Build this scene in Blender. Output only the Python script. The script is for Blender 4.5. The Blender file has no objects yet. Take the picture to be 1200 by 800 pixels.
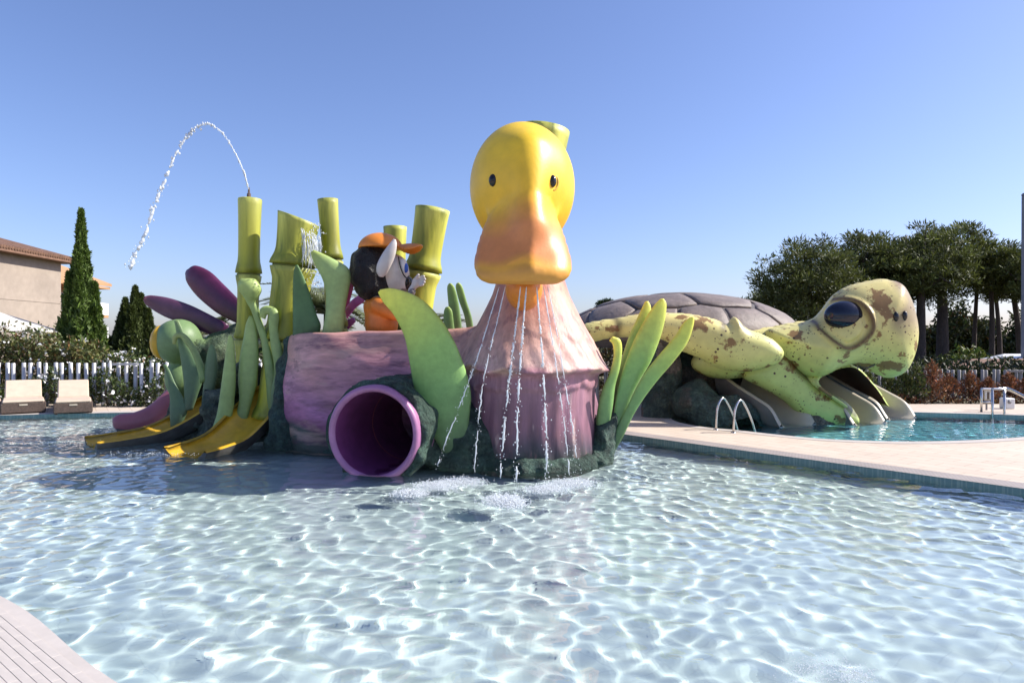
import bpy, math, random
import numpy as np
from mathutils import Vector, Matrix
from mathutils.geometry import tessellate_polygon

# ---------------------------------------------------------------- camera, sky, sun, exposure
scene = bpy.context.scene
CAM_H = 1.7
cam_data = bpy.data.cameras.new('camera'); cam_data.lens = 24; cam_data.sensor_width = 36
cam_data.clip_end = 2000
cam = bpy.data.objects.new('camera', cam_data); scene.collection.objects.link(cam)
cam.location = (0, 0, CAM_H); cam.rotation_euler = (math.pi / 2, 0, 0)
scene.camera = cam
SUN_EL, SUN_AZ = math.radians(39), math.radians(5)      # azimuth from +x (right) towards +y (away)
world = bpy.data.worlds.new('World'); scene.world = world; world.use_nodes = True
wn = world.node_tree
sky = wn.nodes.new('ShaderNodeTexSky'); sky.sky_type = 'NISHITA'; sky.sun_disc = False
sky.sun_elevation = SUN_EL; sky.sun_rotation = math.pi / 2 - SUN_AZ
sky.air_density = 1.0; sky.dust_density = 1.0; sky.ozone_density = 5.0; sky.altitude = 0
tint = wn.nodes.new('ShaderNodeMix'); tint.data_type = 'RGBA'; tint.blend_type = 'MULTIPLY'; tint.inputs[0].default_value = 1
tint.inputs[7].default_value = (1.02, .93, 1.06, 1)
wn.links.new(sky.outputs[0], tint.inputs[6]); wn.links.new(tint.outputs[2], wn.nodes['Background'].inputs[0])
wn.nodes['Background'].inputs[1].default_value = 0.092
sun_l = bpy.data.lights.new('sun', 'SUN'); sun_l.energy = 3.7; sun_l.angle = math.radians(0.5)
sun_l.color = (1, .95, .87)
sun = bpy.data.objects.new('sun', sun_l); scene.collection.objects.link(sun)
sd = Vector((math.cos(SUN_EL) * math.cos(SUN_AZ), math.cos(SUN_EL) * math.sin(SUN_AZ), math.sin(SUN_EL)))
sun.rotation_euler = sd.to_track_quat('Z', 'Y').to_euler(); sun.location = (10, 5, 20)
sun_l.cycles.is_caustics_light = True
scene.view_settings.view_transform = 'Standard'; scene.view_settings.look = 'None'
scene.view_settings.exposure = 1.0; scene.view_settings.gamma = 1
scene.render.engine = 'CYCLES'
scene.cycles.caustics_refractive = True; scene.cycles.caustics_reflective = False
scene.cycles.max_bounces = 8; scene.cycles.transmission_bounces = 6; scene.cycles.transparent_max_bounces = 8
scene.cycles.sample_clamp_indirect = 6
scene.cycles.use_denoising = True

# ---------------------------------------------------------------- helpers
COL = scene.collection
F = 800.0                    # photo pixels per unit tangent (1200 px wide)
def S(u, v, Y):              # a photo pixel at a known distance -> point
    return np.array([(u - 600) / F * Y, Y, CAM_H - (v - 400) / F * Y])
rng = np.random.default_rng(7); random.seed(7)

def thing(name, label, cat, loc=(0, 0, 0), group=None):
    o = bpy.data.objects.new(name, None); COL.objects.link(o)
    o.location = loc; o.empty_display_size = .1
    o['label'] = label; o['category'] = cat
    if group: o['group'] = group
    return o
def tag(o, label=None, cat=None, group=None, kind=None):
    if label: o['label'] = label
    if cat: o['category'] = cat
    if group: o['group'] = group
    if kind: o['kind'] = kind
    return o
def wloc(o):
    l = o.location.copy()
    while o.parent: l += o.matrix_parent_inverse.translation + o.parent.location; o = o.parent
    return l
def adopt(o, parent):
    if parent is not None:
        o.parent = parent
        o.matrix_parent_inverse = Matrix.Translation(-wloc(parent))
    return o
def mesh_obj(name, V, Fc, mat, parent=None, smooth=True, col=None, loc=None):
    V = np.asarray(V, dtype=np.float32).reshape(-1, 3)
    me = bpy.data.meshes.new(name)
    if isinstance(Fc, np.ndarray):
        n, k = Fc.shape
        me.vertices.add(len(V)); me.vertices.foreach_set('co', V.ravel())
        me.loops.add(n * k); me.loops.foreach_set('vertex_index', Fc.astype(np.int32).ravel())
        me.polygons.add(n); me.polygons.foreach_set('loop_start', (np.arange(n) * k).astype(np.int32))
        me.update(calc_edges=True)
    else:
        me.from_pydata(V.tolist(), [], [list(f) for f in Fc])
    if smooth: me.polygons.foreach_set('use_smooth', [True] * len(me.polygons))
    if col is not None:
        a = me.color_attributes.new('Col', 'FLOAT_COLOR', 'POINT')
        c = np.ones((len(V), 4), np.float32); c[:, :3] = col
        a.data.foreach_set('color', c.ravel())
    me.materials.append(mat)
    o = bpy.data.objects.new(name, me); COL.objects.link(o)
    if parent is not None: adopt(o, parent)
    return o
def dup(o, loc, parent=None):
    c = o.copy(); COL.objects.link(c); c.location = loc
    if parent is not None: adopt(c, parent)
    return c

# mesh bits: lists of (V, faces) joined with cat()
def cat(bits):
    Vs, Fs, n = [], [], 0
    for V, Fc in bits:
        Vs.append(np.asarray(V, float).reshape(-1, 3)); Fs += [[i + n for i in f] for f in Fc]; n += len(Vs[-1])
    return np.concatenate(Vs), Fs
def box(x0, x1, y0, y1, z0, z1, b=0.0):
    if b:   # chamfered box
        V = []; 
        for sx, sy, sz in [(a, c, d) for a in (0, 1) for c in (0, 1) for d in (0, 1)]:
            X = (x0, x1)[sx]; Y = (y0, y1)[sy]; Z = (z0, z1)[sz]; ex = b if sx == 0 else -b; ey = b if sy == 0 else -b; ez = b if sz == 0 else -b
            V += [(X, Y + ey, Z + ez), (X + ex, Y, Z + ez), (X + ex, Y + ey, Z)]
        def q(s, k): return s * 3 + k
        Fs = []
        idx = lambda a, c, d: a * 4 + c * 2 + d
        for a in (0, 1):
            f = [q(idx(a, c, d), 0) for c, d in ((0, 0), (1, 0), (1, 1), (0, 1))]; Fs.append(f if a else f[::-1])
            f = [q(idx(c, a, d), 1) for c, d in ((0, 0), (1, 0), (1, 1), (0, 1))]; Fs.append(f[::-1] if a else f)
            f = [q(idx(c, d, a), 2) for c, d in ((0, 0), (1, 0), (1, 1), (0, 1))]; Fs.append(f if a else f[::-1])
        for a in (0, 1):
            for c in (0, 1):
                i, j = idx(a, c, 0), idx(a, c, 1); Fs.append([q(i, 0), q(j, 0), q(j, 1), q(i, 1)])
                i, j = idx(a, 0, c), idx(a, 1, c); Fs.append([q(i, 0), q(j, 0), q(j, 2), q(i, 2)])
                i, j = idx(0, a, c), idx(1, a, c); Fs.append([q(i, 1), q(j, 1), q(j, 2), q(i, 2)])
        for s in range(8): Fs.append([q(s, 0), q(s, 1), q(s, 2)])
        return np.array(V, float), Fs
    V = [(x, y, z) for x in (x0, x1) for y in (y0, y1) for z in (z0, z1)]
    return np.array(V, float), [[0, 1, 3, 2], [4, 6, 7, 5], [0, 4, 5, 1], [2, 3, 7, 6], [0, 2, 6, 4], [1, 5, 7, 3]]
def catmull(pts, n):
    P = np.asarray(pts, float); out = []
    m = len(P)
    for i in range(m - 1):
        p0 = P[i - 1] if i else 2 * P[0] - P[1]; p1 = P[i]; p2 = P[i + 1]; p3 = P[i + 2] if i + 2 < m else 2 * P[-1] - P[-2]
        for t in np.arange(n) / n:
            out.append(.5 * ((2 * p1) + (p2 - p0) * t + (2 * p0 - 5 * p1 + 4 * p2 - p3) * t * t + (3 * p1 - p0 - 3 * p2 + p3) * t ** 3))
    out.append(P[-1]); return np.array(out)
def tube(pts, rad, n=8, caps=True):
    P = np.asarray(pts, float); m = len(P); rad = np.broadcast_to(np.asarray(rad, float), (m,))
    T = np.gradient(P, axis=0); T /= np.linalg.norm(T, axis=1)[:, None] + 1e-9
    ref = np.array([0, 0, 1.]) if abs(T[0][2]) < .9 else np.array([1., 0, 0])
    A = np.cross(T[0], ref); A /= np.linalg.norm(A); V = []
    for i in range(m):
        A = A - T[i] * A.dot(T[i]); A /= np.linalg.norm(A); B = np.cross(T[i], A)
        for k in range(n):
            a = 2 * math.pi * k / n; V.append(P[i] + rad[i] * (math.cos(a) * A + math.sin(a) * B))
    Fs = [[i * n + k, i * n + (k + 1) % n, (i + 1) * n + (k + 1) % n, (i + 1) * n + k] for i in range(m - 1) for k in range(n)]
    if caps: Fs += [list(range(n))[::-1], [(m - 1) * n + k for k in range(n)]]
    return np.array(V), Fs
def lathe(axis0, axis1, prof, n=32):     # prof: list of (t along axis in m, radius)
    a0 = np.asarray(axis0, float); d = np.asarray(axis1, float) - a0; d /= np.linalg.norm(d)
    ref = np.array([0, 0, 1.]) if abs(d[2]) < .9 else np.array([0., 1, 0])
    A = np.cross(d, ref); A /= np.linalg.norm(A); B = np.cross(d, A); V = []
    for t, r in prof:
        for k in range(n):
            a = 2 * math.pi * k / n; V.append(a0 + d * t + r * (math.cos(a) * A + math.sin(a) * B))
    m = len(prof)
    Fs = [[i * n + k, i * n + (k + 1) % n, (i + 1) * n + (k + 1) % n, (i + 1) * n + k] for i in range(m - 1) for k in range(n)]
    return np.array(V), Fs
def ellipsoid(c, r, n=20, m=12, R=None):
    V = []
    for i in range(m + 1):
        th = math.pi * i / m
        for k in range(n):
            a = 2 * math.pi * k / n; V.append((math.sin(th) * math.cos(a) * r[0], math.sin(th) * math.sin(a) * r[1], math.cos(th) * r[2]))
    V = np.array(V)
    if R is not None: V = V @ np.asarray(R).T
    V = V + np.asarray(c)
    return V, [[i * n + k, (i + 1) * n + k, (i + 1) * n + (k + 1) % n, i * n + (k + 1) % n] for i in range(m) for k in range(n)]

# blade given by its two edges in photo pixels at its own distance; real thickness
def blade(name, pairs, mat, cols, parent=None, thick=.35, sub=5, n=14, bow=0.0, power=1.0):
    P = catmull(np.array(pairs, float), sub); m = len(P); V = []; C = []
    cols = np.array(cols, float)
    for i, (ul, vl, ur, vr, Y) in enumerate(P):
        L = S(ul, vl, Y); R = S(ur, vr, Y); c = (L + R) / 2; w = (R - L) / 2; hw = np.linalg.norm(w)
        t = i / (m - 1)
        nrm = np.array([0, -1., 0])
        th = max(.02, min(hw, .35) * thick)
        for k in range(n):
            a = 2 * math.pi * k / n; ca, sa = math.cos(a), math.sin(a)
            V.append(c + w * ca + nrm * (th * sa + bow * hw * (1 - ca * ca)))
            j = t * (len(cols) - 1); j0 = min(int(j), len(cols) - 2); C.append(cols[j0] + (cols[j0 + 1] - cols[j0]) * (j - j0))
    Fs = [[i * n + k, (i + 1) * n + k, (i + 1) * n + (k + 1) % n, i * n + (k + 1) % n] for i in range(m - 1) for k in range(n)]
    Fs += [list(range(n)), [(m - 1) * n + k for k in range(n)][::-1]]
    return mesh_obj(name, V, Fs, mat, parent, True, np.array(C))

# ---------------------------------------------------------------- implicit sculpting (surface nets)
def smin(a, b, k):
    h = np.clip(.5 + .5 * (b - a) / k, 0, 1); return b * (1 - h) + a * h - k * h * (1 - h)
def sdiff(a, b, k): return -smin(-a, b, k)
def f_ell(x, y, z, c, r):
    X = (x - c[0]) / r[0]; Y = (y - c[1]) / r[1]; Z = (z - c[2]) / r[2]
    k0 = np.sqrt(X * X + Y * Y + Z * Z) + 1e-6
    k1 = np.sqrt((X / r[0]) ** 2 + (Y / r[1]) ** 2 + (Z / r[2]) ** 2) + 1e-6
    return k0 * (k0 - 1) / k1
def f_cap(x, y, z, a, b, ra, rb, sq=(1, 1, 1)):
    a = np.asarray(a, float); b = np.asarray(b, float); d = b - a
    px, py, pz = x - a[0], y - a[1], z - a[2]
    t = np.clip((px * d[0] + py * d[1] + pz * d[2]) / d.dot(d), 0, 1)
    return np.sqrt(((px - d[0] * t) / sq[0]) ** 2 + ((py - d[1] * t) / sq[1]) ** 2 + ((pz - d[2] * t) / sq[2]) ** 2) - (ra + (rb - ra) * t)
def f_cyl(x, y, z, a, d, r):
    px, py, pz = x - a[0], y - a[1], z - a[2]; t = px * d[0] + py * d[1] + pz * d[2]
    return np.sqrt((px - d[0] * t) ** 2 + (py - d[1] * t) ** 2 + (pz - d[2] * t) ** 2) - r, t
def poly_sd(x, z, poly):
    P = np.asarray(poly, float); d = None; s = None
    for i in range(len(P)):
        ax, az = P[i]; bx, bz = P[i - 1]; ex, ez = bx - ax, bz - az
        wx, wz = x - ax, z - az
        t = np.clip((wx * ex + wz * ez) / (ex * ex + ez * ez + 1e-12), 0, 1)
        q = (wx - ex * t) ** 2 + (wz - ez * t) ** 2
        d = q if d is None else np.minimum(d, q)
        c = ((az > z) != (bz > z)) & (x < (bx - ax) * (z - az) / (bz - az + 1e-12) + ax)
        s = c if s is None else s ^ c
    d = np.sqrt(d); return np.where(s, -d, d)
def pillow(x, y, z, uv, Y0, T, w, tilt=0.0, sub=3, closed=True):
    pts = np.array([S(u, v, Y0) for u, v in uv])[:, [0, 2]]
    if sub > 1: pts = catmull(np.vstack([pts, pts[:1]]), sub)[:-1]
    d = poly_sd(x, z, pts)
    s = np.clip(-d / w, 0, 1); half = T * np.sqrt(np.maximum(1 - (1 - s) ** 2, 0))
    yy = np.abs(y - (Y0 + tilt * (x - pts[:, 0].mean())))
    return np.where(d < 0, (yy - half) * .8, np.sqrt(d * d + yy * yy))
def wob(x, y, z, f, seed=0.):
    return (np.sin(f * x + 1.3 * np.sin(f * .7 * y + seed) + seed) * np.sin(f * 1.1 * y + 1.1 * np.sin(f * .8 * z + 2 * seed)) + np.sin(f * .9 * z + 1.2 * np.sin(f * .75 * x + 3 * seed)) * np.sin(f * .6 * (x + y) + seed)) * .5
def sculpt(f, lo, hi, h):
    ax = [np.arange(lo[i], hi[i] + h, h, dtype=np.float32) for i in range(3)]
    X, Y, Z = ax[0][:, None, None], ax[1][None, :, None], ax[2][None, None, :]
    G = np.broadcast_to(f(X, Y, Z), (len(ax[0]), len(ax[1]), len(ax[2]))).astype(np.float32)
    I = G < 0; nx, ny, nz = G.shape
    cnt = np.zeros((nx - 1, ny - 1, nz - 1), np.int8)
    for a in (0, 1):
        for b in (0, 1):
            for c in (0, 1): cnt += I[a:nx - 1 + a, b:ny - 1 + b, c:nz - 1 + c]
    act = (cnt > 0) & (cnt < 8); ci = np.argwhere(act); idm = -np.ones(act.shape, np.int64); idm[act] = np.arange(len(ci))
    acc = np.zeros((len(ci), 3)); num = np.zeros(len(ci))
    for axis in range(3):
        o1, o2 = [k for k in range(3) if k != axis]
        for a in (0, 1):
            for b in (0, 1):
                p = ci.copy(); p[:, o1] += a; p[:, o2] += b; q = p.copy(); q[:, axis] += 1
                g0 = G[p[:, 0], p[:, 1], p[:, 2]]; g1 = G[q[:, 0], q[:, 1], q[:, 2]]
                cr = (g0 < 0) != (g1 < 0); t = np.where(cr, g0 / np.where(cr, g0 - g1, 1), 0)
                pos = p.astype(float); pos[:, axis] += t
                acc[cr] += pos[cr]; num += cr
    V = acc / num[:, None] * h + np.array(lo)
    quads = []
    for axis in range(3):
        o1, o2 = [(1, 2), (2, 0), (0, 1)][axis]
        sl0 = [slice(None)] * 3; sl1 = [slice(None)] * 3; sl0[axis] = slice(0, -1); sl1[axis] = slice(1, None)
        ch = I[tuple(sl0)] != I[tuple(sl1)]; e = np.argwhere(ch)
        ok = (e[:, o1] > 0) & (e[:, o2] > 0) & (e[:, o1] < G.shape[o1] - 1) & (e[:, o2] < G.shape[o2] - 1); e = e[ok]
        ins = I[e[:, 0], e[:, 1], e[:, 2]]
        def cid(d1, d2):
            k = e.copy(); k[:, o1] -= d1; k[:, o2] -= d2; return idm[k[:, 0], k[:, 1], k[:, 2]]
        q = np.stack([cid(1, 1), cid(0, 1), cid(0, 0), cid(1, 0)], -1); q[~ins] = q[~ins][:, ::-1]; quads.append(q)
    Q = np.concatenate(quads)
    return V, Q
def hit(f, u, v, y0, y1, n=600):     # where the line of sight of a pixel meets a sculpted surface
    Ys = np.linspace(y0, y1, n); p = np.array([S(u, v, Y) for Y in Ys])
    g = f(p[:, 0], p[:, 1], p[:, 2]); k = np.argmax(g < 0)
    return p[k] if g[k] < 0 else None
def ramp(t, stops):
    t = np.asarray(t); xs = [s[0] for s in stops]; c = np.array([s[1] for s in stops], float)
    return np.stack([np.interp(t, xs, c[:, k]) for k in range(3)], -1)

# ---------------------------------------------------------------- materials
def mat(name, col=None, rough=.5, noise=None, bump=None, stretch=(1, 1, 1), metal=0., spec=.5, dark=None, spots=None, trans=0.):
    m = bpy.data.materials.new(name); m.use_nodes = True; nt = m.node_tree; N = nt.nodes; Lk = nt.links
    b = N['Principled BSDF']; b.inputs['Roughness'].default_value = rough; b.inputs['Metallic'].default_value = metal
    b.inputs['Specular IOR Level'].default_value = spec
    tc = N.new('ShaderNodeTexCoord'); mp = N.new('ShaderNodeMapping'); mp.inputs['Scale'].default_value = stretch
    Lk.new(tc.outputs['Object'], mp.inputs['Vector'])
    if col is None:
        at = N.new('ShaderNodeAttribute'); at.attribute_name = 'Col'; out = at.outputs['Color']
    else:
        c = N.new('ShaderNodeRGB'); c.outputs[0].default_value = (*col, 1); out = c.outputs[0]
    def tex(scale, detail=6, rgh=.6):
        t = N.new('ShaderNodeTexNoise'); t.inputs['Scale'].default_value = scale; t.inputs['Detail'].default_value = detail; t.inputs['Roughness'].default_value = rgh
        Lk.new(mp.outputs[0], t.inputs['Vector']); return t.outputs['Fac']
    def rng_(fac, a, b_, c, d):
        r = N.new('ShaderNodeMapRange'); r.inputs[1].default_value = a; r.inputs[2].default_value = b_; r.inputs[3].default_value = c; r.inputs[4].default_value = d
        Lk.new(fac, r.inputs[0]); return r.outputs[0]
    def mul(ca, fac):
        x = N.new('ShaderNodeVectorMath'); x.operation = 'SCALE'; Lk.new(ca, x.inputs[0]); Lk.new(fac, x.inputs['Scale']); return x.outputs[0]
    def mix(fac, ca, cb):
        x = N.new('ShaderNodeMix'); x.data_type = 'RGBA'; Lk.new(fac, x.inputs[0]); Lk.new(ca, x.inputs[6])
        if isinstance(cb, tuple): x.inputs[7].default_value = (*cb, 1)
        else: Lk.new(cb, x.inputs[7])
        return x.outputs[2]
    for nz in (noise or []):
        out = mul(out, rng_(tex(nz[0]), .3, .7, 1 - nz[1], 1 + nz[1]))
    for dk in (dark or []):      # (scale, lo, hi, colour, strength)
        out = mix(rng_(tex(dk[0]), dk[1], dk[2], 0, dk[4]), out, dk[3])
    for sp in (spots or []):     # (scale, radius, colour, gate)
        v = N.new('ShaderNodeTexVoronoi'); v.inputs['Scale'].default_value = sp[0]; Lk.new(mp.outputs[0], v.inputs['Vector'])
        s = rng_(v.outputs['Distance'], sp[1] * .7, sp[1], 1, 0); g = rng_(tex(sp[3], 2), .5, .56, 0, 1)
        mm = N.new('ShaderNodeMath'); mm.operation = 'MULTIPLY'; Lk.new(s, mm.inputs[0]); Lk.new(g, mm.inputs[1])
        out = mix(mm.outputs[0], out, sp[2])
    Lk.new(out, b.inputs['Base Color'])
    if bump:
        bn = N.new('ShaderNodeBump'); bn.inputs['Strength'].default_value = bump[1]; bn.inputs['Distance'].default_value = bump[2] if len(bump) > 2 else .02
        Lk.new(tex(bump[0], 8, .65), bn.inputs['Height']); Lk.new(bn.outputs[0], b.inputs['Normal'])
    if trans:
        tr = N.new('ShaderNodeBsdfTranslucent'); Lk.new(out, tr.inputs['Color']); ms = N.new('ShaderNodeMixShader'); ms.inputs[0].default_value = trans
        Lk.new(b.outputs[0], ms.inputs[1]); Lk.new(tr.outputs[0], ms.inputs[2]); Lk.new(ms.outputs[0], N['Material Output'].inputs['Surface'])
    return m
M = {}
M['duck'] = mat('painted_fibreglass', None, .42, [(1.5, .10), (7, .06)], (30, .12))
M['feather'] = mat('painted_feathers', None, .5, [(2.2, .22), (9, .14)], (9, .35, .03), stretch=(1.8, 1.8, .35), dark=[(1.9, .52, .66, (.20, .09, .12), .55), (6, .55, .63, (.24, .11, .12), .5), (3.3, .60, .70, (.75, .55, .48), .5)])
M['body'] = mat('painted_body', None, .48, [(1.6, .28), (6, .22)], (7, .4, .03), stretch=(.5, 1.2, 2.4), dark=[(1.9, .52, .62, (.17, .06, .10), .6), (1.4, .55, .66, (.56, .36, .30), .55), (5, .6, .68, (.12, .05, .07), .6)])
M['leaf'] = mat('painted_leaf', None, .5, [(2.5, .12), (10, .07)], (22, .18), dark=[(4, .62, .75, (.04, .09, .02), .35)])
M['bamboo'] = mat('painted_bamboo', None, .5, [(3, .22), (10, .10)], (14, .12), stretch=(1, 1, .12), dark=[(3.4, .52, .66, (.10, .14, .012), .75)])
M['rock'] = mat('artificial_rock', None, .8, [(1.5, .45), (6, .45), (22, .4)], (9, 1.0, .2), dark=[(2.3, .5, .66, (.035, .075, .055), .8), (3.1, .55, .7, (.12, .11, .09), .5)])
M['wing'] = mat('painted_wing', None, .33, [(2, .2), (8, .1)], (25, .1), dark=[(2.3, .6, .72, (.05, .05, .12), .5)])
M['yellow_chute'] = mat('yellow_chute', (.62, .36, .025), .33, [(2, .18), (9, .1)], (20, .12), dark=[(2.6, .55, .75, (.25, .15, .02), .5)])
M['dark_side'] = mat('dark_chute_side', (.09, .085, .075), .6, [(4, .3)], (14, .4))
M['pink'] = mat('pink_slide', (.40, .13, .15), .4, [(2, .15)], (20, .1))
M['tube'] = mat('purple_tube', (.22, .055, .17), .4, [(2, .2), (9, .12)], (18, .1))
M['black'] = mat('gloss_black', (.012, .011, .011), .15)
M['blue'] = mat('iris_blue', (.03, .11, .5), .2)
M['hair'] = mat('black_hair', (.02, .017, .015), .4, [(8, .4)], (16, 1.0, .12))
M['orange'] = mat('orange_paint', (.74, .24, .03), .42, [(3, .18), (10, .08)], (20, .12), dark=[(3, .55, .75, (.38, .08, .015), .5)])
M['face'] = mat('pale_paint', (.62, .58, .55), .42, [(4, .1)], (20, .1))
M['turtle'] = mat('turtle_skin', None, .42, [(1.2, .12), (6, .08)], (16, .15),
                  dark=[(1.9, .565, .60, (.17, .06, .015), .85), (4.5, .64, .67, (.20, .07, .02), .8)], spots=[(7, .2, (.06, .03, .015), 1.3), (15, .22, (.09, .05, .02), 1.8)])
M['shell'] = mat('turtle_shell', (.19, .15, .13), .6, [(1.5, .25), (7, .2)], (10, .4, .04))
M['groove'] = mat('shell_groove', (.10, .085, .08), .7, [(3, .25)], (12, .4))
M['lane'] = mat('beige_lane', (.50, .44, .34), .35, [(2, .1)])
M['lane_rim'] = mat('grey_lane_rim', (.20, .21, .22), .4, [(3, .15)])
M['deck'] = None
M['steel'] = mat('stainless_steel', (.62, .60, .57), .22, None, None, metal=1.)
M['fence'] = mat('fence_metal', (.50, .49, .48), .4, [(3, .15)], None, metal=.3)
M['fence2'] = mat('weathered_fence_metal', (.29, .265, .245), .5, [(3, .2)], None)
M['wicker'] = mat('brown_wicker', (.09, .06, .045), .7, [(30, .4)], (60, .7))
M['cushion'] = mat('beige_cushion', (.56, .44, .33), .9, [(5, .08)], (90, .15))
M['canvas'] = mat('white_canvas', (.78, .74, .66), .85, [(3, .05)], None, trans=.3)
M['stucco'] = mat('beige_stucco', (.34, .28, .225), .9, [(.5, .12), (4, .06)], (30, .25))
M['stucco2'] = mat('orange_stucco', (.46, .26, .13), .9, [(1, .12)], (30, .25))
M['roof'] = mat('clay_tiles', (.20, .11, .07), .8, [(3, .3)], (12, .3))
M['glass'] = mat('dark_window', (.03, .035, .04), .08)
M['bark'] = mat('pine_bark', (.075, .055, .045), .9, [(3, .35), (14, .25)], (9, .9, .06), stretch=(1, 1, .35))
M['needle'] = mat('needles', None, .6, None, None, trans=.25)
M['white'] = mat('white_paint', (.75, .75, .73), .5)
M['grey'] = mat('grey_metal', (.20, .20, .21), .5, [(3, .1)])

# ================================================================ SETTING: ground, deck, pools
WATER = -0.06
main_pool = [(2.0, 12.6), (5.9, 7.9), (9.0, 4.2), (11.0, 1.8), (8, .6), (4, 1.0), (1.0, 1.7), (-.6, 2.5), (-2.02, 3.4), (-3.37, 4.49), (-5.2, 5.5), (-8.5, 6.7), (-13, 8.5),
             (-15, 12), (-13.8, 15.0), (-11.7, 15.75), (-8.3, 16.5), (-4, 16.8), (-.2, 15.4)]
turtle_pool = [(3.45, 14.6), (3.75, 13.6), (4.3, 13.05), (4.8, 12.45), (5.4, 11.9), (6.2, 11.62), (7.0, 11.58), (7.9, 11.72), (9.2, 12.15), (11, 13.0), (12.6, 14.2), (12.6, 15.2), (11.6, 15.8),
               (9.7, 16.4), (8, 16.9), (6, 17), (4.6, 16.6), (3.7, 15.7)]
def closed_curve(p, n): 
    p = np.asarray(p, float); q = np.vstack([p[-1:], p, p[:2]]); c = catmull(q, n)
    return c[n:n + n * len(p)]
MP = closed_curve(main_pool, 6); TP = closed_curve(turtle_pool, 5)
# the right-hand edge of the main pool is straight
def straighten(C, a, b):
    a = np.array(a); b = np.array(b); d = b - a; L2 = d.dot(d)
    for p in C:
        t = (p - a).dot(d) / L2
        if -.02 < t < 1.02 and np.linalg.norm(p - a - d * t) < .5: p[:] = a + d * t
straighten(MP, (2.0, 12.6), (9.0, 4.2))
def ccw(C):
    a = np.sum(C[:, 0] * np.roll(C[:, 1], -1) - np.roll(C[:, 0], -1) * C[:, 1]); return C if a > 0 else C[::-1]
MP = ccw(MP); TP = ccw(TP)
def offset(C, d):
    t = np.roll(C, -1, 0) - np.roll(C, 1, 0); t /= np.linalg.norm(t, axis=1)[:, None]; n = np.stack([t[:, 1], -t[:, 0]], -1)
    return C + n * d
def sheet(name, outer, holes, z, m):
    loops = [[Vector((*p, z)) for p in outer]] + [[Vector((*p, z)) for p in h] for h in holes]
    V = [v for l in loops for v in l]; T = tessellate_polygon(loops)
    Fs = []
    for t in T:
        a, b, c = (V[i] for i in t); Fs.append(list(t) if (b - a).cross(c - a).z > 0 else list(t)[::-1])
    return mesh_obj(name, [tuple(v) for v in V], Fs, m, None, False)
def ring(name, A, B, z, m, parent=None):
    n = len(A); V = [(*p, z) for p in A] + [(*p, z) for p in B]
    return mesh_obj(name, V, [[i, n + i, n + (i + 1) % n, (i + 1) % n] for i in range(n)], m, parent, False)

def tile_mat(name, c1, c2, cm, scale, rot, bw, bh, mortar, rough, nz=.12, bump=.2):
    m = bpy.data.materials.new(name); m.use_nodes = True; nt = m.node_tree; N = nt.nodes; L = nt.links; b = N['Principled BSDF']; b.inputs['Roughness'].default_value = rough
    tc = N.new('ShaderNodeTexCoord'); mp = N.new('ShaderNodeMapping'); mp.inputs['Rotation'].default_value = (0, 0, rot); L.new(tc.outputs['Object'], mp.inputs['Vector'])
    br = N.new('ShaderNodeTexBrick'); br.inputs['Scale'].default_value = scale; br.inputs['Color1'].default_value = (*c1, 1); br.inputs['Color2'].default_value = (*c2, 1); br.inputs['Mortar'].default_value = (*cm, 1)
    br.inputs['Mortar Size'].default_value = mortar; br.inputs['Brick Width'].default_value = bw; br.inputs['Row Height'].default_value = bh; br.inputs['Mortar Smooth'].default_value = .3; br.offset = .5
    L.new(mp.outputs[0], br.inputs['Vector'])
    no = N.new('ShaderNodeTexNoise'); no.inputs['Scale'].default_value = .9; no.inputs['Detail'].default_value = 8; L.new(tc.outputs['Object'], no.inputs['Vector'])
    mr = N.new('ShaderNodeMapRange'); mr.inputs[1].default_value = .3; mr.inputs[2].default_value = .7; mr.inputs[3].default_value = 1 - nz; mr.inputs[4].default_value = 1 + nz; L.new(no.outputs['Fac'], mr.inputs[0])
    x = N.new('ShaderNodeVectorMath'); x.operation = 'SCALE'; L.new(br.outputs['Color'], x.inputs[0]); L.new(mr.outputs[0], x.inputs['Scale']); L.new(x.outputs[0], b.inputs['Base Color'])
    bp = N.new('ShaderNodeBump'); bp.inputs['Strength'].default_value = bump; bp.inputs['Distance'].default_value = .004; bp.invert = True; L.new(br.outputs['Fac'], bp.inputs['Height']); L.new(bp.outputs[0], b.inputs['Normal'])
    return m
EDGE_ROT = -math.atan2(-4.7, 3.9)
M['deck'] = tile_mat('deck_tiles', (.60, .50, .40), (.56, .46, .365), (.42, .32, .24), 1, EDGE_ROT + .12, .50, .25, .008, .75, .10)
M['coping'] = tile_mat('coping_mosaic', (.36, .315, .29), (.33, .29, .27), (.25, .22, .20), 1, EDGE_ROT, .05, .05, .006, .7)
M['strip'] = mat('ribbed_deck_tile', (.50, .45, .405), .75, [(1.2, .08), (9, .06)], (60, .2, .004))
M['pool_tile'] = tile_mat('pool_mosaic', (.66, .78, .755), (.63, .76, .74), (.60, .72, .71), 1, EDGE_ROT, .3, .3, .006, .5, .06)
M['pool_wall'] = tile_mat('pool_wall_mosaic', (.13, .24, .25), (.11, .22, .24), (.2, .3, .3), 1, 0, .06, .06, .006, .4, .06)
M['turtle_tile'] = tile_mat('turtle_pool_mosaic', (.20, .50, .58), (.18, .47, .56), (.3, .5, .55), 1, 0, .2, .2, .006, .5, .06)
M['turtle_wall'] = tile_mat('turtle_wall_mosaic', (.42, .50, .46), (.40, .48, .45), (.3, .42, .42), 1, 0, .06, .06, .006, .4, .06)
M['soil'] = mat('dry_ground', (.11, .095, .05), .95, [(.3, .3), (3, .3)], (6, .6, .05))
M['grass'] = M['soil']

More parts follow.
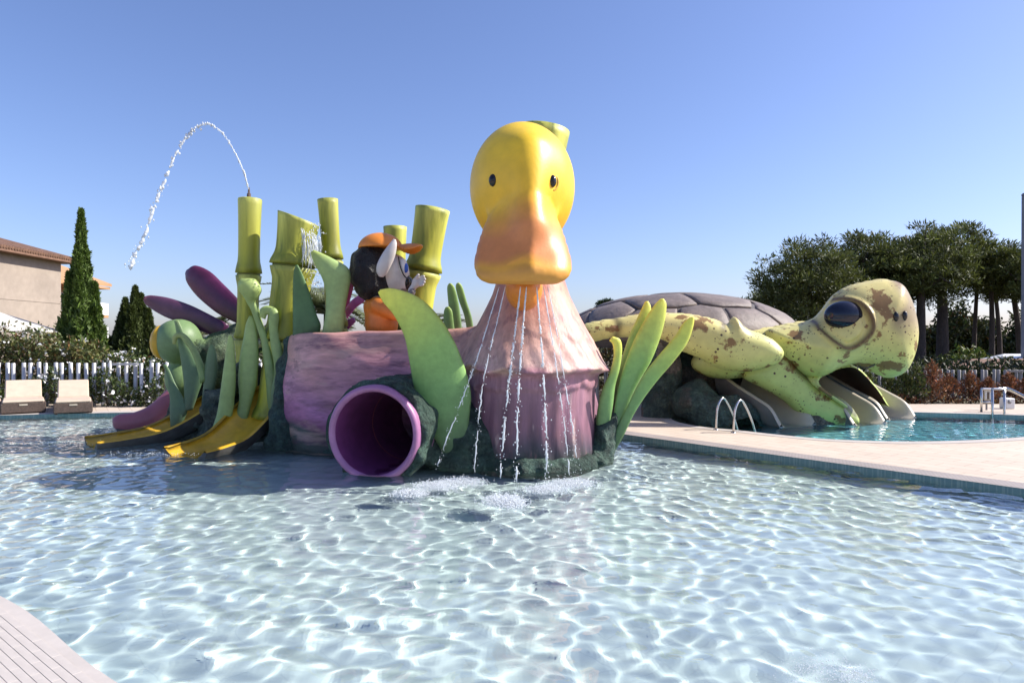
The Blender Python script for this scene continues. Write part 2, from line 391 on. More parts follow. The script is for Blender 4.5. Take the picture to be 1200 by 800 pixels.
deck_outer = [(-45, -25), (45, -25), (45, 18.6), (16, 18.6), (14, 18.6), (-45, 18.6)]
tag(sheet('pool_deck', deck_outer, [MP, TP], 0.0, M['deck']), 'pale pinkish stone pool deck around both pools', None, None, 'structure')
deck = bpy.data.objects['pool_deck']
tag(sheet('ground', [(-400, -300), (400, -300), (400, 900), (-400, 900)], [[(-45, -25), (45, -25), (45, 18.6), (-45, 18.6)]], -.05, M['soil']), 'dry ground beyond the pool terrace', None, None, 'structure')
cop = ring('coping', offset(MP, -.03), offset(MP, .36), .005, M['coping'], deck); cop.data.materials.append(M['strip'])
for p_ in cop.data.polygons:
    if p_.center.x < 1.5: p_.material_index = 1
ring('coping', offset(TP, -.03), offset(TP, .22), .005, M['strip'], deck)
def wall_ring(name, C, z0, z1, m):
    n = len(C); V = [(*p, z1) for p in C] + [(*p, z0) for p in C]
    o = mesh_obj(name, V, [[i, (i + 1) % n, n + (i + 1) % n, n + i] for i in range(n)], m, None, False)
    o.cycles.is_caustics_receiver = True; return tag(o, 'tiled inner wall of the pool', None, None, 'structure')
wall_ring('pool_wall', MP, -1.2, .001, M['pool_wall']); wall_ring('pool_wall', TP, -1.3, .001, M['turtle_wall'])
def grid_mesh(name, xs, ys, zf, m, keep=None):
    X, Y = np.meshgrid(xs, ys); Z = zf(X, Y); nx, ny = len(xs), len(ys)
    V = np.stack([X, Y, Z], -1).reshape(-1, 3); i = np.arange(nx * ny).reshape(ny, nx)
    Q = np.stack([i[:-1, :-1], i[:-1, 1:], i[1:, 1:], i[1:, :-1]], -1).reshape(-1, 4)
    if keep is not None:
        c = V[Q].mean(1); k = poly_sd(c[:, 0], c[:, 1], keep) < .3; Q = Q[k]
        used = np.unique(Q); rm = np.zeros(len(V), np.int64); rm[used] = np.arange(len(used)); V = V[used]; Q = rm[Q]
    return mesh_obj(name, V, Q, m)
def floor_z(X, Y): return -.40 - .035 * np.clip(Y - 3.5, 0, 9)
fl = grid_mesh('pool_floor', np.linspace(-16, 12, 57), np.linspace(0, 18, 37), floor_z, M['pool_tile'], MP)
tag(fl, 'pale mosaic floor of the main pool', None, None, 'structure'); fl.cycles.is_caustics_receiver = True
fl = grid_mesh('pool_floor', np.linspace(3, 13, 21), np.linspace(11, 18, 15), lambda X, Y: X * 0 - .95, M['turtle_tile'], TP)
tag(fl, 'turquoise mosaic floor of the turtle pool', None, None, 'structure'); fl.cycles.is_caustics_receiver = True

m = bpy.data.materials.new('pool_water'); m.use_nodes = True; b = m.node_tree.nodes['Principled BSDF']
b.inputs['Base Color'].default_value = (.95, .995, 1, 1); b.inputs['Transmission Weight'].default_value = 1; b.inputs['Roughness'].default_value = 0; b.inputs['IOR'].default_value = 1.33
M['water'] = m
m = bpy.data.materials.new('turtle_pool_water'); m.use_nodes = True; b = m.node_tree.nodes['Principled BSDF']
b.inputs['Base Color'].default_value = (.72, .95, .98, 1); b.inputs['Transmission Weight'].default_value = 1; b.inputs['Roughness'].default_value = 0; b.inputs['IOR'].default_value = 1.33
M['water2'] = m
wr = np.random.default_rng(3); waves = []
for k in range(44):
    lam = .105 * (.45 / .105) ** wr.random(); a = wr.normal(.7, .95); kk = 2 * math.pi / lam
    waves.append((kk * math.cos(a), kk * math.sin(a), wr.random() * 6.28, .00098 * (lam / .3) ** 1.35))
def wave_z(X, Y, s=1.0):
    r = X * 0.
    for kx, ky, p, A in waves: r = r + A * np.sin(kx * X + ky * Y + p)
    calm = .8 + .2 * np.sin(.7 * X + .4 * Y) * np.sin(.5 * Y - .3 * X)
    # rings spreading from where the bill's streams strike the water
    for cx, cy in ((-.55, 8.55), (-.05, 8.1), (.55, 8.5)):
        d = np.hypot(X - cx, Y - cy); r = r + .006 * np.sin(d * 24 - 1) * np.exp(-d * 1.7)
    return WATER + r * calm * s
ys = 1.0 + 16.2 * np.linspace(0, 1, 640) ** 1.35
w1 = grid_mesh('pool_water', np.linspace(-15.6, 11.2, 1000), ys, wave_z, M['water'], MP)
w2 = grid_mesh('pool_water', np.linspace(3.2, 12.9, 260), np.linspace(11.4, 17.2, 160), lambda X, Y: wave_z(X, Y, .6), M['water2'], TP)
for w, l in ((w1, 'clear rippling water of the main pool'), (w2, 'turquoise water of the turtle pool')):
    w.cycles.is_caustics_caster = True; tag(w, l, None, None, 'structure')

# ribbed edge tiles of the near deck corner: rows parallel to the pool edge
ea = np.array([-2.02, 3.4]); eb = np.array([-3.37, 4.49]); ed = (eb - ea) / np.linalg.norm(eb - ea); en = np.array([-ed[1], ed[0]])
if en.dot(np.array([-1, -1])) < 0: en = -en
V, Fs = box(-.1505, .1505, -.0225, .0225, 0, .004, .0015)
src = None; ang = math.atan2(ed[1], ed[0])
c4 = [ea + ed * a_ + en * b_ for a_, b_ in ((-.69, .037), (2.33, .037), (2.33, .97), (-.69, .97))]
mesh_obj('grout', [(p[0], p[1], .0058) for p in c4], [[0, 1, 2, 3]], mat('brown_grout', (.30, .22, .17), .9), deck, False)
for r in range(20):
    for k in range(10):
        t = -.55 + .303 * k - (.15 if r % 2 else 0); p = ea + ed * t + en * (.06 + .0466 * r)
        if src is None:
            src = mesh_obj('tile', V, Fs, M['strip'], deck, False); o = src
        else: o = dup(src, (0, 0, 0))
        o.location = (p[0], p[1], .0062); o.rotation_euler = (0, 0, ang)

# ================================================================ BACKGROUND
# --- fences: every slat its own part
def fence(name, label, p0, p1, n, z0, z1, w, m, frames=()):
    p0 = np.array(p0); p1 = np.array(p1); root = thing(name, label, 'fence', (p0[0], p0[1], z0), 'slatted fences round the pool terrace')
    V, Fs = lathe((0, 0, 0), (0, 0, 1), [(0, w), (z1 - z0 - .01, w), (z1 - z0, w * .8), (z1 - z0, .001)], 10)
    src = None
    for k in range(n):
        p = p0 + (p1 - p0) * k / (n - 1); jit = rng.normal(0, .012)
        if src is None: o = src = mesh_obj('slat', V, Fs, m)
        else: o = src.copy(); COL.objects.link(o)
        adopt(o, root); o.location = (p[0] + rng.normal(0, .006), p[1] + (k % 2) * .05, z0 + jit); o.rotation_euler = (rng.normal(0, .008), rng.normal(0, .012), 0)
    d = (p1 - p0); L = np.linalg.norm(d); d /= L
    q = lambda t, z, off=.03: (p0[0] + d[0] * t, p0[1] + d[1] * t + off, z)
    V, Fs = cat([tube([q(0, z0 + .14, .1), q(L, z0 + .14, .1)], .02, 6)])
    mesh_obj('rail', V, Fs, m, root)
    for a, b_ in frames:
        V, Fs = cat([box(*sorted((p0[0] + d[0] * a, p0[0] + d[0] * b_)), p0[1] - .05, p0[1] + .0, z1 - .07, z1 - .01)]); mesh_obj('top_rail', V, Fs, m, root, False)
    return root
fence('slat_fence', 'pale metal slat fence behind the loungers, oleander growing through', (-14.9, 18.1), (-4.2, 18.3), 52, -.06, 1.14, .05, M['fence'], [(4.3, 5.0)])
fence('slat_fence', 'weathered grey slat fence behind brown conifers by the turtle', (9.2, 21), (19.2, 21), 58, -.35, .83, .045, M['fence2'], [(6.0, 7.2)])
fence('slat_fence', 'stretch of slat fence glimpsed behind the duck back', (-3.9, 18.3), (3.0, 18.6), 32, -.06, 1.14, .05, M['fence'])

# --- foliage helpers
def leaf_quads(C, size, aspect=.45, dirs=None, spread=1.0, r=rng):
    n = len(C); a = r.normal(size=(n, 3))
    if dirs is not None: a = dirs + a * spread
    a /= np.linalg.norm(a, axis=1)[:, None]; b = np.cross(a, r.normal(size=(n, 3))); b /= np.linalg.norm(b, axis=1)[:, None] + 1e-9
    s = (np.asarray(size) * r.uniform(.6, 1.3, n))[:, None]
    V = np.stack([C - b * s * aspect * .5, C + a * s * .5 - b * 0, C + b * s * aspect * .5 + a * s * .1, C - a * s * .5], 1)
    V = np.stack([C - a * s * .5, C + b * s * aspect * .5, C + a * s * .5, C - b * s * aspect * .5], 1)
    return V.reshape(-1, 3), np.arange(n * 4).reshape(n, 4)
def leaf_cols(n, base, var=.35, r=rng, dry=0.):
    k = np.exp(r.normal(0, var, n))[:, None]; c = np.array(base)[None] * k
    c[:, 0] *= r.uniform(.75, 1.35, n)
    if dry:
        d = r.random(n) < dry; c[d] = np.array((.16, .085, .03)) * k[d]
    return np.repeat(c, 4, 0)
def blob_points(c, r, n, shell=.55, rr=rng):
    d = rr.normal(size=(n, 3)); d /= np.linalg.norm(d, axis=1)[:, None]
    q = (shell + (1 - shell) * rr.random(n))[:, None] ** 1
    return np.array(c) + d * q * np.array(r), d

# --- cypresses
def cypress(u, vt, vb, Y, hw, label, cols, base_z=-.05, lobes=None):
    x = (u - 600) / F * Y; zt = S(u, vt, Y)[2]; R = hw / F * Y
    root = thing('cypress_tree', label, 'tree', (x, Y, base_z), 'cypresses behind the fence')
    V, Fs = tube([(x, Y, base_z), (x, Y, base_z + (zt - base_z) * .5), (x, Y, zt - .2)], [.16, .09, .02], 8); mesh_obj('trunk', V, Fs, M['bark'], root)
    Cs, Ds, col = [], [], []
    spires = lobes or [(0, 0, 1.0, 1.0)]
    for dx, dy, hs, rs in spires:
        n = int(15000 * rs); t = rng.random(n) ** .8; H = (zt - base_z) * hs
        prof = np.interp(t, [0, .15, .43, .71, .9, 1], [.9, 1, .78, .33, .13, .02]) * R * rs
        a = rng.random(n) * 6.283
        # vertical ribs of foliage
        rib = .74 + .20 * np.sin(a * 7 + 4 * np.sin(t * 9)) + .20 * np.sin(t * 34 + a * 3 + 2 * np.sin(a * 5))
        q = prof * rib * (.72 + .33 * rng.random(n) ** .7)
        C = np.stack([x + dx * R + np.cos(a) * q, Y + dy * R + np.sin(a) * q, base_z + .1 + t * H], -1)
        Cs.append(C); Ds.append(np.stack([np.cos(a) * .45, np.sin(a) * .45, np.ones(n)], -1)); 
        sh = .55 + .6 * np.clip((rib - .7) / .4, 0, 1); col.append(np.repeat(np.array(cols)[None] * (np.exp(rng.normal(0, .28, n)) * (.7 + .3 * sh))[:, None], 4, 0))
    C = np.concatenate(Cs); V, Q = leaf_quads(C, .21, .34, np.concatenate(Ds), .55)
    mesh_obj('crown', V, Q, M['needle'], root, False, np.concatenate(col))
cypress(95, 250, 425, 22, 27, 'tall pointed dark green cypress in front of the beige house', (.095, .15, .024), lobes=[(0, 0, 1, 1), (.55, .1, .6, .7), (-.5, .1, .55, .65), (.15, -.4, .75, .7), (-.25, -.45, .65, .6)])
cypress(157, 340, 425, 24, 30, 'shorter dark conifer with blunt top, beside the tall cypress', (.075, .10, .022), lobes=[(.05, 0, 1, .85), (.22, .1, .93, .8), (-.22, -.2, .88, .85), (.5, .1, .78, .8), (-.5, 0, .74, .8), (.2, -.5, .8, .8), (-.8, .1, .5, .6), (.8, .1, .55, .6)])

# --- oleander hedge with white flowers behind the left fence
def hedge(name, label, x0, x1, y, dep, z0, zfun, n, size, base, flowers=0, dry=0., group=None, cat_='hedge'):
    root = thing(name, label, cat_, ((x0 + x1) / 2, y, z0), group)
    X = rng.uniform(x0, x1, n); Z = z0 + rng.random(n) ** .7 * (zfun(X) - z0) * (1 + .1 * np.sin(X * 5) + .06 * rng.normal(size=n)); Yy = y + rng.uniform(-dep, dep, n)
    C = np.stack([X, Yy, Z], -1); V, Q = leaf_quads(C, size, .4, np.array([[0, -.2, .7]]), .9)
    mesh_obj('foliage', V, Q, M['needle'], root, False, leaf_cols(n, base, .4, rng, dry))
    st = [tube([(xx, y, z0), (xx + rng.normal(0, .1), y, zfun(np.array(xx)) * .7)], [.03, .012], 5) for xx in np.linspace(x0 + .2, x1 - .2, max(3, int((x1 - x0) * 1.2)))]
    V, Fs = cat(st); mesh_obj('stem', V, Fs, M['bark'], root)['kind'] = 'stuff'
    if flowers:
        k = rng.choice(n, flowers); P = C[k] + np.array([0, -.1, .03]) ; V, Q = leaf_quads(np.repeat(P, 4, 0) + rng.normal(0, .03, (flowers * 4, 3)), .075, .9)
        f = mesh_obj('blossom', V, Q, M['white'], root, False); f['kind'] = 'stuff'
    return root
hedge('oleander_hedge', 'tall oleander hedge dotted with white blossoms under the parasol', -16.5, -11.2, 19.6, .7, -.05, lambda X: np.interp(X, [-17, -13.5, -11.2], [1.98, 1.85, 1.30]), 15000, .14, (.10, .115, .032), 240, .12)
hedge('oleander_hedge', 'lower oleander hedge with pale blossoms between cypresses and dragonfly', -11.4, -5, 19.4, .6, -.05, lambda X: 1.25 + 0 * X, 11000, .13, (.065, .09, .022), 520, .05)
hedge('climbing_shrub', 'low leafy shrub growing up the slats between lounger and dragonfly', -12.2, -9.0, 17.9, .2, -.02, lambda X: .70 + .3 * np.sin(X * 4), 2600, .10, (.05, .075, .018), 60)
hedge('climbing_shrub', 'low leafy shrub growing up the slats behind the loungers', -15.0, -12.2, 17.9, .18, -.02, lambda X: .50 + .25 * np.sin(X * 4.5 + 1), 1800, .10, (.05, .075, .018), 30)
hedge('background_hedge', 'green shrubbery behind the duck and bamboo', -5, 3.2, 20.5, .7, -.05, lambda X: 1.55 + .25 * np.sin(X * 2), 12000, .15, (.06, .06, .02), 0, .2)

# --- house on the left
root = thing('apartment_house', 'beige plastered house with brown tiled roof behind the cypress', 'house', (-23, 33, -.05))
V, Fs = box(-33, -22.2, 27, 33.6, -.05, 5.6); mesh_obj('wall', V, Fs, M['stucco'], root, False)
V, Fs = box(-22.25, -22.18, 27, 33.6, 3.55, 3.6); mesh_obj('string_course', V, Fs, M['stucco'], root, False)
# roof with real tile rolls
bits = []
for k in range(46):
    y = 26.6 + k * .165
    bits.append(tube([(-21.6, y, 5.74), (-27.6, y, 7.35)], .085, 6))
V, Fs = cat(bits + [(np.array([(-21.6, 26.5, 5.72), (-21.6, 34.3, 5.72), (-27.6, 34.3, 7.3), (-27.6, 26.5, 7.3)]), [[0, 1, 2, 3]]), (np.array([(-33.5, 26.5, 5.72), (-33.5, 34.3, 5.72), (-27.6, 34.3, 7.3), (-27.6, 26.5, 7.3)]), [[3, 2, 1, 0]])])
rf = mesh_obj('roof', V, Fs, M['roof'], root, False)
V, Fs = box(-33.6, -21.65, 26.5, 34.2, 5.56, 5.68); mesh_obj('eaves', V, Fs, M['roof'], rf, False)
V, Fs = box(-28, -25.2, 34.7, 41, -.05, 5.2); mesh_obj('rear_wing', V, Fs, M['stucco2'], root, False)
V, Fs = cat([(np.array([(-24.5, 34.6, 5.0), (-23.8, 40.6, 5.1), (-28, 41.2, 6.6), (-28.5, 34.6, 6.5), (-24.5, 34.6, 4.85), (-23.8, 40.6, 4.95)]), [[0, 1, 2, 3], [0, 4, 5, 1]]), box(-26.5, -23.9, 35, 40.6, 4.78, 4.9)]); mesh_obj('wing_roof', V, Fs, M['stucco2'], root, False)
for z in (1.7, 3.1):
    V, Fs = box(-25.2, -24.0, 36.5, 40.6, z, z + .16); o = mesh_obj('balcony', V, Fs, M['stucco2'], root, False)
    V, Fs = box(-24.05, -24.0, 36.5, 40.6, z + .16, z + .85); mesh_obj('parapet', V, Fs, M['white'], o, False)
    V, Fs = box(-25.215, -25.17, 37.3, 38.8, z + .3, z + 1.35); w = mesh_obj('window', V, Fs, M['white'], root, False)
    V, Fs = box(-25.165, -25.15, 37.4, 38.7, z + .36, z + 1.3); mesh_obj('pane', V, Fs, M['glass'], w, False)
V, Fs = tube([(-24.05, 37.3, -.05), (-24.05, 37.3, 4.8)], .12, 8); mesh_obj('balcony_post', V, Fs, M['pink'], root)

# --- parasol over the hedge
PC = S(-22, 372, 21); PX, PY = PC[0], PC[1]; zt, ze = S(-22, 359, 21)[2], S(65, 389.5, 21)[2]; PR = (65 + 22) / F * 21
root = thing('parasol', 'large off-white parasol rising above the oleander hedge', 'parasol', (PX, PY, -.05))
a = np.arange(8) * math.pi / 4
rimp = np.stack([PX + PR * np.cos(a), PY + PR * np.sin(a), np.full(8, ze)], -1)
for k in range(8):
    A, B = rimp[k], rimp[(k + 1) % 8]; T = np.array([PX, PY, zt]); mid = (A + B) / 2 + np.array([0, 0, .05]); mid2 = (T + (A + B) / 2) / 2 - np.array([0, 0, .03])
    V = [T, A, mid, B, mid2, (T + A) / 2, (T + B) / 2]; mesh_obj('canopy_panel', V, [[0, 5, 4], [0, 4, 6], [5, 1, 2, 4], [4, 2, 3, 6]], M['canvas'], root, False)
    V, Fs = tube([T - [0, 0, .04], A - [0, 0, .03]], .014, 5); mesh_obj('rib', V, Fs, M['grey'], root)
V, Fs = tube([(PX, PY, -.05), (PX, PY, zt + .12)], .03, 8); mesh_obj('pole', V, Fs, M['grey'], root)

# --- loungers
def lounger(u0, u1, label):
    Y = 16.0; xc = ((u0 + u1) / 2 - 600) / F * Y; W = (u1 - u0) / F * Y * .93; a = -math.atan2(xc, Y); c_, s_ = math.cos(a), math.sin(a)
    root = thing('sun_lounger', label, 'sun lounger', (xc, Y, 0), 'loungers by the slat fence')
    def put(name, V, Fs, m):
        V = np.asarray(V, float); V = np.stack([xc + V[:, 0] * c_ - V[:, 1] * s_, Y + V[:, 0] * s_ + V[:, 1] * c_, V[:, 2]], -1); mesh_obj(name, V, Fs, m, root, False)
    h = W / 2
    put('base', *box(-h, h, 0, 1.95, .03, .26, .015), M['wicker'])
    for fx in (-h + .05, h - .05):
        for fy in (.06, 1.88): put('foot', *box(fx - .03, fx + .03, fy - .03, fy + .03, 0, .035), M['wicker'])
    put('seat_cushion', *box(-h + .03, h - .03, -.01, 1.15, .262, .325, .025), M['cushion'])
    V, Fs = box(-h + .06, h - .06, 0, .8, 0, .075, .025); c, s = math.cos(.52), math.sin(.52)
    put('back_cushion', np.stack([V[:, 0], 1.12 + V[:, 1] * c - V[:, 2] * s, .27 + V[:, 1] * s + V[:, 2] * c], -1), Fs, M['cushion'])
    put('handle', *box(-.08, .08, -.012, .002, .2, .235), M['lane'])
lounger(4, 51, 'brown wicker lounger with beige cushion under the parasol, before bare slats')
lounger(65, 107, 'brown wicker lounger with beige cushion in front of the tall cypress')
lounger(-52, -1, 'brown wicker lounger farthest from the tall cypress')

# --- stone pines on the right
def pine(u, Y, zt, R, thick, label, lean=0., crown_h=None, nclump=120, base=(.085, .10, .022), zb=-.4, gaps=1.0):
    x = (u - 600) / F * Y; ch = crown_h or R * .9; zc = zt - ch * .5
    root = thing('pine_tree', label, 'tree', (x, Y, zb), 'pines behind the turtle')
    tp = catmull([(x, Y, zb), (x + lean * .3, Y, zb + (zc - zb) * .45), (x + lean, Y + .2, zc), (x + lean * 1.1, Y, zt - ch * .25)], 5)
    bits = [tube(tp, np.linspace(thick, thick * .35, len(tp)), 10)]
    top = np.array((x + lean, Y, zc)); cc = []
    for k in range(nclump):
        a = rng.random() * 6.283; q = rng.random() ** .55; h = rng.uniform(-.5, .5)
        p = top + np.array([math.cos(a) * q * R * gaps, math.sin(a) * q * R * .8, ch * (h * (1 - .55 * q * q) + .08 * math.sin(5 * a))])
        cc.append(p)
    cc = np.array(cc)
    for k in rng.choice(nclump, min(14, nclump), False):
        p = cc[k]; s = tp[rng.integers(len(tp) // 2, len(tp) - 1)]; mid = (s + p) / 2 + np.array([0, 0, -.15 * R])
        bits.append(tube(catmull([s, mid, p], 4), np.linspace(thick * .36, .03, 9), 6))
    V, Fs = cat(bits); mesh_obj('trunk', V, Fs, M['bark'], root)
    per = 95; n = nclump * per; cr = R * .17 + .16
    d = rng.normal(size=(n, 3)); d /= np.linalg.norm(d, axis=1)[:, None]; C = np.repeat(cc, per, 0) + d * (rng.random(n) ** .5)[:, None] * np.array([cr * 1.3, cr * 1.3, cr * .6])
    V, Q = leaf_quads(C, .34, .2, d + np.array([0, 0, .5]), .5)
    tone = np.repeat(np.exp(rng.normal(0, .22, nclump)), per)
    col = np.array(base)[None] * (tone * np.exp(rng.normal(0, .3, n)))[:, None]
    mesh_obj('crown', V, Q, M['needle'], root, False, np.repeat(col, 4, 0))
Yp = 42; zz = lambda v, Y=Yp: CAM_H - (v - 400) / F * Y
pine(958, 40, zz(285, 40), 3.0, .22, 'broad rounded pine leaning over the turtle shell', -.4, 5.2, 190)
pine(1012, 43, zz(272, 43), 3.0, .25, 'dense pine rising straight behind the turtle head', .2, 5.4, 190)
pine(1078, 42, zz(268, 42), 3.0, .34, 'stout pine with thick pale trunk past the turtle snout', .2, 4.6, 150)
pine(1104, 44, zz(262, 44), 2.9, .42, 'thickest and tallest pine of the grove', .1, 4.8, 160)
pine(1140, 46, zz(290, 46), 1.7, .17, 'thin leaning pine between thick trunks', .5, 2.6, 60, gaps=1.1)
pine(1162, 44, zz(282, 44), 2.3, .2, 'slim pine with open crown showing sky', .1, 3.2, 75, gaps=1.15)
pine(1172, 50, zz(300, 50), 2.2, .2, 'slim pine farther back in the grove', -.3, 3.2, 65)
pine(1196, 45, zz(292, 45), 2.4, .24, 'forked pine with wide crown nearest the tall grey post', -.5, 3.4, 90)
pine(1228, 42, zz(285, 42), 2.6, .24, 'pine at the far end of the grove past the grey post', -.3, 4.0, 100)
pine(905, 52, zz(338, 52), 2.2, .2, 'small distant pine top behind the turtle shell', 0, 2.2, 60)
pine(1052, 50, zz(295, 50), 2.6, .3, 'dark pine crowded behind the stout one', .2, 4.0, 100)
pine(712, 60, zz(350, 60), .9, .15, 'lone tuft of a distant tree above the shell', 0, .8, 14, base=(.025, .05, .012))
# understory behind the trunks
hedge('understory_hedge', 'dark evergreen thicket beyond the pine trunks', 22, 48, 56, 1.4, -.5, lambda X: 3.2 + 1.0 * np.sin(X * .9) + .6 * np.sin(X * 2.3), 30000, .42, (.05, .065, .018), 0, .05)
hedge('understory_hedge', 'clipped dark hedge right behind the weathered slat fence', 10, 26, 24.5, .8, -.4, lambda X: .98 + .06 * np.sin(X * 3), 13000, .2, (.022, .032, .009))
hedge('understory_hedge', 'mid height thicket between the weathered fence and pines', 18, 32, 38, 1.2, -.4, lambda X: .5 + .8 * np.clip(np.sin(X * 1.3), 0, 1), 9000, .3, (.09, .12, .02))
hedge('distant_grove', 'far line of trees on the horizon', -70, 90, 95, 5, -.5, lambda X: 2.2 + .9 * np.sin(X * .35) + .6 * np.sin(X * 1.1), 24000, 1.0, (.05, .06, .025))
root = thing('low_pavilion', 'low brown roofed hut behind the weathered fence', 'hut', (19, 27, -.4))
V, Fs = box(17.8, 26, 26.5, 29, -.4, .55); mesh_obj('wall', V, Fs, M['stucco2'], root, False)
V = [(17.0, 26, .62), (26.6, 26, .72), (26.6, 29.5, .72), (17.0, 29.5, .62), (18.6, 27.6, 1.0), (26, 27.6, 1.05)]; mesh_obj('roof', V, [[0, 1, 5, 4], [3, 4, 5, 2], [0, 4, 3], [1, 2, 5]], M['roof'], root, False)
V, Fs = box(17.0, 26.6, 26, 29.5, .54, .615); mesh_obj('eaves', V, Fs, M['bark'], root, False)
V, Fs = cat([box(21.4, 23.4, 29.8, 31, -.4, .85), (np.array([(21.2, 29.6, .86), (23.6, 29.6, .86), (23.6, 31.2, .86), (21.2, 31.2, .86), (21.9, 30.4, 1.15), (22.9, 30.4, 1.15)]), [[0, 1, 5, 4], [1, 2, 5], [2, 3, 4, 5], [3, 0, 4]])])
tag(mesh_obj('white_kiosk', V, Fs, M['white'], None, False), 'small white topped kiosk beyond the brown hut', 'kiosk')
# grey post at the right edge
root = thing('lamp_post', 'tall grey post standing in front of the pines', 'post', (22.45, 30, -.05))
V, Fs = lathe((22.55, 30, -.05), (22.55, 30, 10), [(0, .2), (.1, .16), (8.1, .13), (8.15, .12), (8.15, .0)], 14); mesh_obj('shaft', V, Fs, M['grey'], root)
V, Fs = lathe((22.55, 30, 8.1), (22.55, 30, 10), [(0, .14), (.06, .14), (.12, .08), (.12, 0)], 14); mesh_obj('cap', V, Fs, M['grey'], root)

# --- conifer shrubs in front of the right fence (some dried brown)
def shrub(u, Y, vt, hw, brown, label):
    x = (u - 600) / F * Y; zb = -.05; zt = S(u, vt, Y)[2]; R = hw / F * Y; H = zt - zb
    root = thing('conifer_shrub', label, 'shrub', (x, Y, zb), 'young conifers before the weathered fence')
    V, Fs = tube([(x, Y, zb), (x, Y, zt)], [.03, .008], 6); bits = [(V, Fs)]
    n = int(420 + 520 * H); t = rng.random(n) ** .8; br = rng.integers(0, 26, n); a = br * 2.4 + rng.normal(0, .12, n); t = np.clip((br / 26) * .8 + rng.normal(0, .06, n) + .05, 0, 1); q = rng.random(n) ** .6
    rr = R * .85 * (1 - t * .9); C = np.stack([x + np.cos(a) * q * rr, Y + np.sin(a) * q * rr, zb + t * H + q * rr * .7], -1)
    C = np.vstack([C, np.stack([x + rng.normal(0, .03, 160), Y + rng.normal(0, .03, 160), zb + rng.random(160) * H], -1)])
    D = np.stack([np.cos(a), np.sin(a), 1 + 0 * a], -1); D = np.vstack([D, np.tile([0, 0, 1.], (160, 1))])
    V, Q = leaf_quads(C, .10, .28, D, .5); col = leaf_cols(len(C), (.19, .085, .038) if brown else (.085, .115, .03), .35)
    for k in range(26):
        aa = k * 2.4; tt = (k / 26) * .8 + .05; rk = R * (1 - tt * .85); p = (x, Y, zb + tt * H); bits.append(tube([p, (x + math.cos(aa) * rk * .8, Y + math.sin(aa) * rk * .8, p[2] + rk * .6)], [.008, .003], 4))
    mesh_obj('foliage', V, Q, M['needle'], root, False, col); V, Fs = cat(bits); mesh_obj('stem', V, Fs, M['bark'], root)
for u, vt, hw, br, l in ((1018, 432, 16, 0, 'slender green conifer shrub nearest the turtle jaw'), (1042, 436, 18, 0, 'green conifer shrub beside the turtle jaw'), (1060, 433, 18, 0, 'short bushy green conifer shrub between taller ones'), (1074, 424, 18, 0, 'tall green conifer shrub touching the tallest brown one'),
                      (1093, 421, 22, 1, 'tallest dried brown conifer shrub by the fence'), (1112, 437, 19, 1, 'dried brown conifer shrub with rounded top'), (1137, 434, 19, 1, 'dried brown conifer shrub before bare slats'), (1158, 441, 15, 1, 'small dried brown conifer behind the notice board'), (1183, 436, 20, 1, 'wide dried brown conifer behind the handrail'), (1205, 440, 18, 1, 'last dried brown conifer beyond the handrail')):
    shrub(u, 18.9 + rng.random() * .4, vt, hw * 1.15, br, l)
hedge('low_hedge', 'low dry brown hedge along the foot of the conifers', 9.2, 16, 18.9, .3, -.05, lambda X: .20 + .08 * np.sin(X * 6), 2200, .1, (.10, .045, .02), 0, .3)

# --- palms behind the structure
def palm(u, v, Y, nf, L, label, lean=0):
    c = S(u, v, Y); root = thing('palm_tree', label, 'tree', (c[0], Y, -.05), 'palms behind the slide structure')
    V, Fs = tube([(c[0], Y, -.05), (c[0], Y, c[2])], [.13, .07], 10); mesh_obj('trunk', V, Fs, M['bark'], root)
    Vs, Qs, n = [], [], 0
    for k in range(nf):
        a = k * 2.4 + rng.normal(0, .2); up = rng.uniform(.15, 1.3); P = []
        for s in np.linspace(0, 1, 14):
            P.append(c + np.array([math.cos(a) * L * s * math.cos(up * (1 - s * .6)), math.sin(a) * L * s * math.cos(up * (1 - s * .6)), L * (s * math.sin(up) - .55 * s * s)]))
        P = np.array(P); T = np.gradient(P, axis=0); T /= np.linalg.norm(T, axis=1)[:, None]
        side = np.cross(T, [0, 0, 1.]); side /= np.linalg.norm(side, axis=1)[:, None] + 1e-9
        V, Fs = tube(P, np.linspace(.02, .006, 14), 4); Vs.append(V); Qs.append(np.array([f for f in Fs if len(f) == 4]) + n); n += len(V)
        for i in range(1, 14):
            for j in (0, .5):
                for sg in (-1, 1):
                    b0 = P[i] - T[i] * L / 14 * j; ll = .42 * L * .45 * (1 - .5 * i / 14); tip = b0 + (side[i] * sg * .8 + T[i] * .7 + np.array([0, 0, .15])) * ll; w = T[i] * .055
                    Vs.append(np.array([b0 - w, b0 + w, tip + w * .2, tip - w * .2])); Qs.append(np.array([[0, 1, 2, 3]]) + n); n += 4
    V = np.concatenate(Vs); Q = np.concatenate(Qs)
    mesh_obj('fronds', V, Q, M['needle'], root, False, np.tile(np.array([(.12, .14, .06)]), (len(V), 1)) * np.exp(rng.normal(0, .2, (len(V), 1))))
palm(252, 392, 24, 22, 1.7, 'palm with fronds showing between the purple wings')
palm(382, 368, 22, 30, 2.3, 'palm with drooping grey green fronds between bamboo and big leaf')
palm(492, 392, 22, 24, 1.7, 'palm with fronds low behind the tilted bamboo')
palm(205, 415, 28, 20, 2.3, 'pale palm beside the blunt dark conifer')

